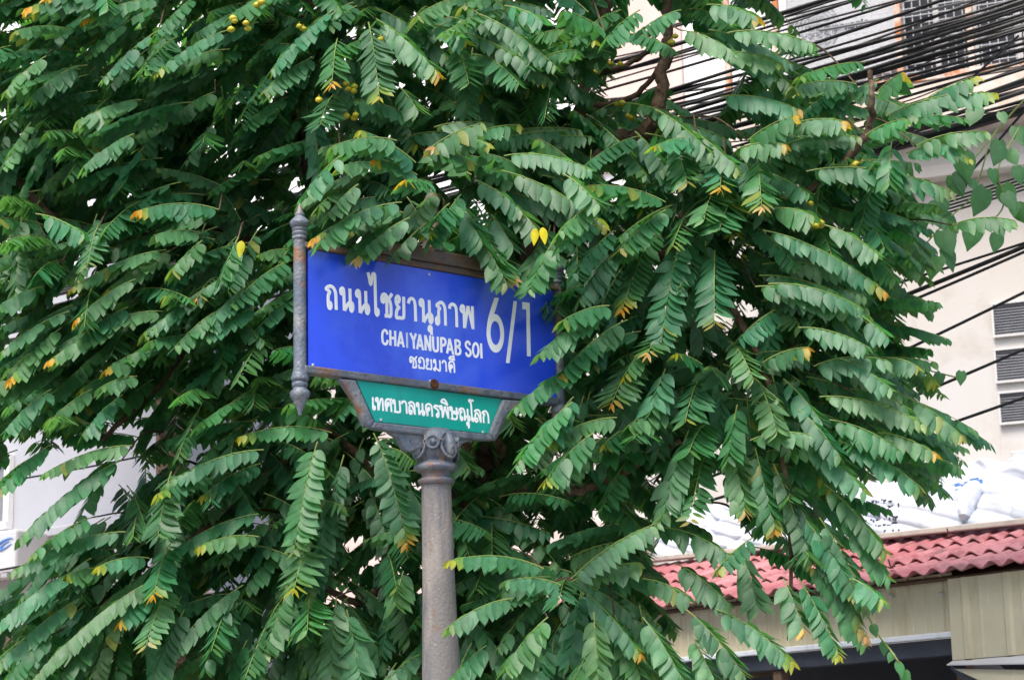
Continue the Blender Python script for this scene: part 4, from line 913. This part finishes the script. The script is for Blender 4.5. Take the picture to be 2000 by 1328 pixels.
# sister fronds of the same shoots, a little further in
s2 = random.Random(40)
for (x0, y0, x1, y1, Y) in HP:
    for k in range(3):
        a = s2.uniform(-.5, .5); l = s2.uniform(.8, 1.1); dx, dy = (x1-x0)*l, (y1-y0)*l
        ll = math.hypot(dx, dy)
        if ll < 110: dx, dy = dx*110/ll, dy*110/ll+20
        bx, by = x0+s2.uniform(-45, 45), y0+s2.uniform(-45, 45)
        ex, ey = bx+dx*math.cos(a)-dy*math.sin(a), by+dx*math.sin(a)+dy*math.cos(a)+s2.uniform(0, 30)
        if open_at((bx, by), ((bx+ex)/2, (by+ey)/2+25), (ex, ey+20)) or not inside(ex, ey, CROWN): continue
        if 560 < ex < 1120 and 430 < ey < 890 and not (bx < 560): continue
        Yb = max(Y, 8.72 if 560 < bx < 1150 else 8.6)+s2.uniform(.15, .5); tow = s2.uniform(-.1, .2)
        if 540 < bx < 1120 and 430 < by < 800: Yb = max(Yb, 9.1)
        L = math.hypot(ex-bx, ey-by)/470
        frond(PY(bx, by, Yb+tow*.5), PY(ex, ey, Yb-tow*.5), L*.13, Yy if s2.random() < .10 else None, leafL=s2.uniform(.074, .098), gap=s2.uniform(.027, .033), outward=BW+np.array([(bx-900)/2000, 0, .2]), hue=s2.random()*.8, r=s2, bare=.06, full=False)
fr_ = random.Random(77); cnt = 0; tries = 0
while cnt < 3300 and tries < 60000:
    tries += 1
    x = fr_.uniform(-150, 1780); y = fr_.uniform(-420, 1450)
    if y > -120 and not inside(x, y, CROWN): continue
    Y = 9.02+1.6*fr_.random()
    az = fr_.uniform(-math.pi, math.pi)
    L = fr_.uniform(.34, .52)
    ol = np.array([(x-900)/900, -.35, 0])+np.array([math.cos(az), math.sin(az), 0])*.9
    d = nrm(ol)*math.cos(.5)+np.array([0, 0, -fr_.uniform(.05, .9)])
    P0 = PY(x, y, Y); P1 = P0+nrm(d)*L
    q = P1-CAM; zc = q@_F; tx = CX+FPX*(q@_R)/zc; ty = CY-FPX*(q@_U)/zc
    mx, my = (x+tx)/2, (y+ty)/2
    if open_at((x, y), (mx, my), (mx, my+30), (tx, ty), (tx, ty+30)) and fr_.random() < .95: continue
    frond(P0, P1, L*.12, Yy if fr_.random() < .06 else None, leafL=fr_.uniform(.074, .100), gap=fr_.uniform(.029, .035), outward=ol+np.array([0, 0, .3]), hue=fr_.random()*.6, r=fr_, bare=.1, full=False)
    cnt += 1

tree = thing('gooseberry_tree', tuple(np.array(PY(915, 1200, 9.6))*np.array([1, 1, 0])), 'star gooseberry tree with drooping feathery leaves surrounding the street sign', 'tree')
for (px, py, Yq, c_) in ((1046, 446, 8.42, (.62, .52, .01)), (1060, 444, 8.42, (.70, .58, .01)), (472, 470, 8.55, (.55, .5, .02))):
    for a_, v_ in (('P', PY(px, py, Yq)), ('D', nrm(np.array([.12 if px > 1050 else -.1, -.2, -1.0]))), ('W', np.array([1, .2, 0.0])), ('L', .075), ('B', .034), ('K', .1), ('cb', np.array(c_)), ('ct', np.array(c_))): acc[a_].append(v_)
A = {k: np.array(v) for k, v in acc.items()}
V, q, tr, col = leaf_batch(A['P'], A['D'], A['W'], A['L'], A['B'], A['K'], A['cb'], A['ct'])
mesh_np('crown', V, q, tr, col, M['leaf'], tree)
stems.build('leaf_stems', M['stem'], tree, smooth=True)
def limb(name, pts, r0, r1, sub=7, nz=.1):
    P = catmull([PY(*p) for p in pts], sub); n = len(P); rad = list(np.linspace(r0, r1, n))
    P = [p+nr.normal(0, .25*rad[i], 3) if 0 < i < n-1 else p for i, p in enumerate(P)]
    mb = MB(); mb.tube(P, rad, 10, noise=nz); return mb.build(name, M['bark'], tree, smooth=True)
g0 = PY(915, 1400, 9.7); 
mb = MB(); P = catmull([(g0[0]+.05, g0[1], -.1), (g0[0]+.02, g0[1], .8), g0, PY(912, 1200, 9.65), PY(905, 1050, 9.6), PY(925, 900, 9.55)], 8)
mb.tube(P, list(np.linspace(.16, .075, len(P))), 14, noise=.06); mb.build('trunk', M['bark'], tree, smooth=True)
for pts, r0, r1 in (
    ([(925, 920, 9.56), (960, 850, 9.5), (1000, 700, 9.5), (1110, 605, 9.4), (1180, 545, 9.3), (1240, 510, 9.25), (1333, 480, 9.2), (1336, 420, 9.2), (1345, 330, 9.2)], .046, .014),
    ([(1010, 690, 9.5), (1100, 640, 9.5), (1130, 600, 9.5), (1080, 560, 9.45), (1060, 480, 9.5)], .03, .015),
    ([(1000, 700, 9.5), (1030, 500, 9.45), (1180, 290, 9.4), (1255, 268, 9.35), (1285, 210, 9.3), (1298, 130, 9.3), (1303, 40, 9.3), (1308, -80, 9.3)], .05, .017),
    ([(1020, 520, 9.5), (1080, 380, 9.6), (1132, 235, 9.6), (1148, 150, 9.6), (1175, 70, 9.6), (1200, -60, 9.6)], .036, .022),
    ([(1148, 150, 9.6), (1215, 130, 9.55), (1260, 105, 9.5), (1285, 60, 9.5)], .016, .01),
    ([(1132, 210, 9.6), (1200, 200, 9.55), (1250, 180, 9.5), (1297, 120, 9.4)], .014, .012),
    ([(915, 930, 9.56), (820, 800, 9.7), (700, 650, 9.7), (560, 520, 9.6), (480, 468, 9.5), (300, 450, 9.4), (210, 462, 9.35), (90, 420, 9.3), (20, 330, 9.3)], .06, .018),
    ([(700, 650, 9.7), (640, 450, 9.75), (600, 300, 9.7), (560, 120, 9.6), (520, 30, 9.5), (500, -60, 9.5)], .045, .03),
    ([(560, 120, 9.6), (585, 60, 9.5), (600, 10, 9.45), (602, -60, 9.4)], .025, .02),
    ([(530, 40, 9.5), (470, 45, 9.4), (400, 48, 9.3)], .016, .008),
    ([(905, 1180, 9.62), (830, 1185, 9.5), (760, 1150, 9.4), (690, 1175, 9.3), (600, 1120, 9.2)], .03, .012),
    ([(905, 1080, 9.6), (800, 1020, 9.5), (690, 880, 9.4), (640, 840, 9.3)], .035, .012),
    ([(920, 960, 9.56), (1000, 955, 9.4), (1090, 950, 9.2), (1150, 955, 9.1), (1330, 860, 9.0)], .035, .012),
    ([(905, 1100, 9.6), (1000, 1150, 9.4), (1115, 1130, 8.9)], .03, .012),
    ([(920, 900, 9.55), (950, 880, 9.5), (930, 860, 9.4)], .10, .05),
    ([(1240, 510, 9.25), (1420, 460, 9.2), (1600, 360, 9.1), (1690, 265, 9.0), (1702, 200, 8.9), (1700, 138, 8.9)], .03, .010),
    ([(1333, 480, 9.2), (1440, 620, 9.1), (1500, 740, 9.0), (1530, 900, 8.9), (1545, 1080, 8.9), (1540, 1250, 8.9)], .02, .006),
    ([(480, 468, 9.5), (400, 620, 9.4), (300, 760, 9.3), (200, 860, 9.2)], .03, .01),
    ([(640, 840, 9.3), (480, 960, 9.2), (330, 1090, 9.1), (200, 1180, 9.1)], .02, .008)):
    limb('branch', pts, r0, r1)
# thin arching twigs carrying the leaf rosettes
mb = MB(); tr2 = random.Random(8)
for (x0, y0, x1, y1, yg, cl) in H[::4]:
    a = PY(x0, y0, 8.9); b = PY(x0+tr2.uniform(-60, 60)+(900-x0)*.12, y0-tr2.uniform(-30, 90), 9.4)
    m_ = (a+b)/2+np.array([0, 0, .05]); mb.tube(catmull([b, m_, a], 5), list(np.linspace(.006, .003, 11)), 6); mb.build('twig', M['bark'], tree, smooth=True); mb = MB()
# fruit clusters
fr2 = random.Random(4)
for (px, py, n, Y) in ((470, 42, 5, 8.68), (505, 8, 2, 8.68), (585, 56, 2, 8.86), (740, 78, 1, 8.86), (692, 165, 4, 8.86), (625, 198, 2, 8.86), (685, 235, 3, 8.86), (1140, 122, 3, 9.5), (1200, 100, 8, 9.45), (1168, 150, 3, 9.4), (1215, 205, 8, 9.3), (1308, 78, 3, 9.2), (1585, 405, 12, 8.85), (1675, 325, 3, 8.9)):
    mb = MB(); c = PY(px, py, Y)
    for k in range(n):
        p = c+np.array([fr2.uniform(-.045, .045)*min(1, n/5), fr2.uniform(-.02, .02), -fr2.uniform(0, .02)*n**.7+.02])
        mb.sphere(p, fr2.uniform(.013, .017), 14, 8, (1, 1, .82), .07)
        mb.tube([p+UP*.008, p+UP*.022], .0012, 4)
    mb.build('fruit_cluster', M['fruit'], tree, smooth=True)

# ------------------------------------------------------------------ heart-leaved vine on the cables at right
vine = thing('climbing_vine', tuple(PY(1800, 480, 10.3)), 'climbing vine with heart-shaped leaves twined on cables at right', 'vine')
mb = MB(); vr = random.Random(14)
paths = [[(2020, 175), (1960, 240), (1880, 340), (1800, 450), (1720, 530), (1640, 600)], [(1930, 290), (1900, 380), (1850, 430), (1790, 500), (1760, 560)], [(1990, 250), (1950, 330), (1960, 400), (1930, 440)], [(1700, 540), (1650, 560), (1700, 600), (1800, 600), (1815, 612)], [(1730, 610), (1740, 640), (1760, 655)], [(1720, 700), (1800, 720), (1880, 740)], [(1660, 1130), (1710, 1230), (1740, 1270), (1760, 1300), (1775, 1325)]]
LV = dict(P=[], D=[], W=[], L=[], B=[], K=[], cb=[], ct=[])
def vleaf(p, s, dirv=None):
    d = nrm((dirv if dirv is not None else np.array([vr.uniform(-.5, .5), vr.uniform(-.5, .1), -1.0]))+0)
    wd = nrm(np.array([1, vr.uniform(-.5, .5), vr.uniform(-.3, .3)]))
    LV['P'].append(p); LV['D'].append(d); LV['W'].append(wd); LV['L'].append(s*.88); LV['B'].append(s*.66); LV['K'].append(vr.uniform(.05, .2))
    c = np.array([.045, .15, .05])*vr.uniform(.8, 1.2); LV['cb'].append(c); LV['ct'].append(c)
for i, pa in enumerate(paths):
    Yv = 10.25 if i < 6 else 8.7
    P = catmull([PY(x, y, Yv+vr.uniform(-.1, .1)) for x, y in pa], 8); mb.tube(P, .004, 6); mb.build('stem', M['stem'], vine, smooth=True); mb = MB()
    if i < 3:
        for p in P[::3]:
            if vr.random() < .75: vleaf(p+np.array([vr.uniform(-.08, .08), vr.uniform(-.1, .05), vr.uniform(-.06, .03)]), vr.uniform(.07, .15))
    else:
        for p in P[2::5]: vleaf(p, vr.uniform(.035, .075))
for (x, y, s) in ((1908, 225, .14), (1880, 320, .17), (1955, 300, .13), (1925, 390, .17), (1960, 380, .15), (1840, 470, .16), (1905, 455, .16), (1780, 520, .18), (1830, 520, .15), (1700, 470, .10), (1720, 410, .1), (1800, 430, .12), (1860, 360, .14), (1690, 520, .2), (1740, 570, .14), (1640, 475, .15), (1810, 600, .09), (1825, 600, .08), (1740, 640, .06), (1762, 650, .07), (1838, 740, .09), (1878, 735, .08), (1800, 760, .1)):
    vleaf(PY(x, y-s*120, 10.1+vr.uniform(-.15, .15)), s)
A = {k: np.array(v) for k, v in LV.items()}
V, q, tr, col = leaf_batch(A['P'], A['D'], A['W'], A['L'], A['B'], A['K'], A['cb'], A['ct'], .12, HEART, .17)
mesh_np('leaves', V, q, tr, col, M['vine'], vine)

# ------------------------------------------------------------------ broad-leaved tree behind, upper left
bt = thing('broadleaf_tree', tuple(np.array(PY(330, 600, 12.6))*np.array([1, 1, 0])), 'bright green broad-leaved tree showing through the leaves at upper left', 'tree')
mb = MB(); p = PY(330, 600, 12.6); P = catmull([(p[0], p[1], 0), (p[0]+.05, p[1], 1.5), tuple(p), tuple(PY(280, 250, 12.6)), tuple(PY(240, 20, 12.6))], 6)
mb.tube(P, list(np.linspace(.13, .04, len(P))), 10, noise=.06); mb.build('trunk', M['bark'], bt, smooth=True)
LV = dict(P=[], D=[], W=[], L=[], B=[], K=[], cb=[], ct=[]); b2 = random.Random(31)
for k in range(900):
    a = b2.gauss(0, 1); b = b2.gauss(0, 1)
    p = PY(240+a*170, 90+b*110, 12.6+b2.gauss(0, .4))
    d = nrm(np.array([b2.gauss(0, .7), b2.gauss(0, .5)-.2, -b2.uniform(.2, 1.2)]))
    LV['P'].append(p); LV['D'].append(d); LV['W'].append(nrm(nr.normal(0, 1, 3))); LV['L'].append(b2.uniform(.12, .22)); LV['B'].append(b2.uniform(.05, .085)); LV['K'].append(b2.uniform(.02, .2))
    c = np.array([.10, .27, .045])*b2.uniform(.7, 1.25); LV['cb'].append(c); LV['ct'].append(c)
A = {k: np.array(v) for k, v in LV.items()}
V, q, tr, col = leaf_batch(A['P'], A['D'], A['W'], A['L'], A['B'], A['K'], A['cb'], A['ct'], .12, BROAD)
mesh_np('crown', V, q, tr, col, M['leaf_far'], bt)
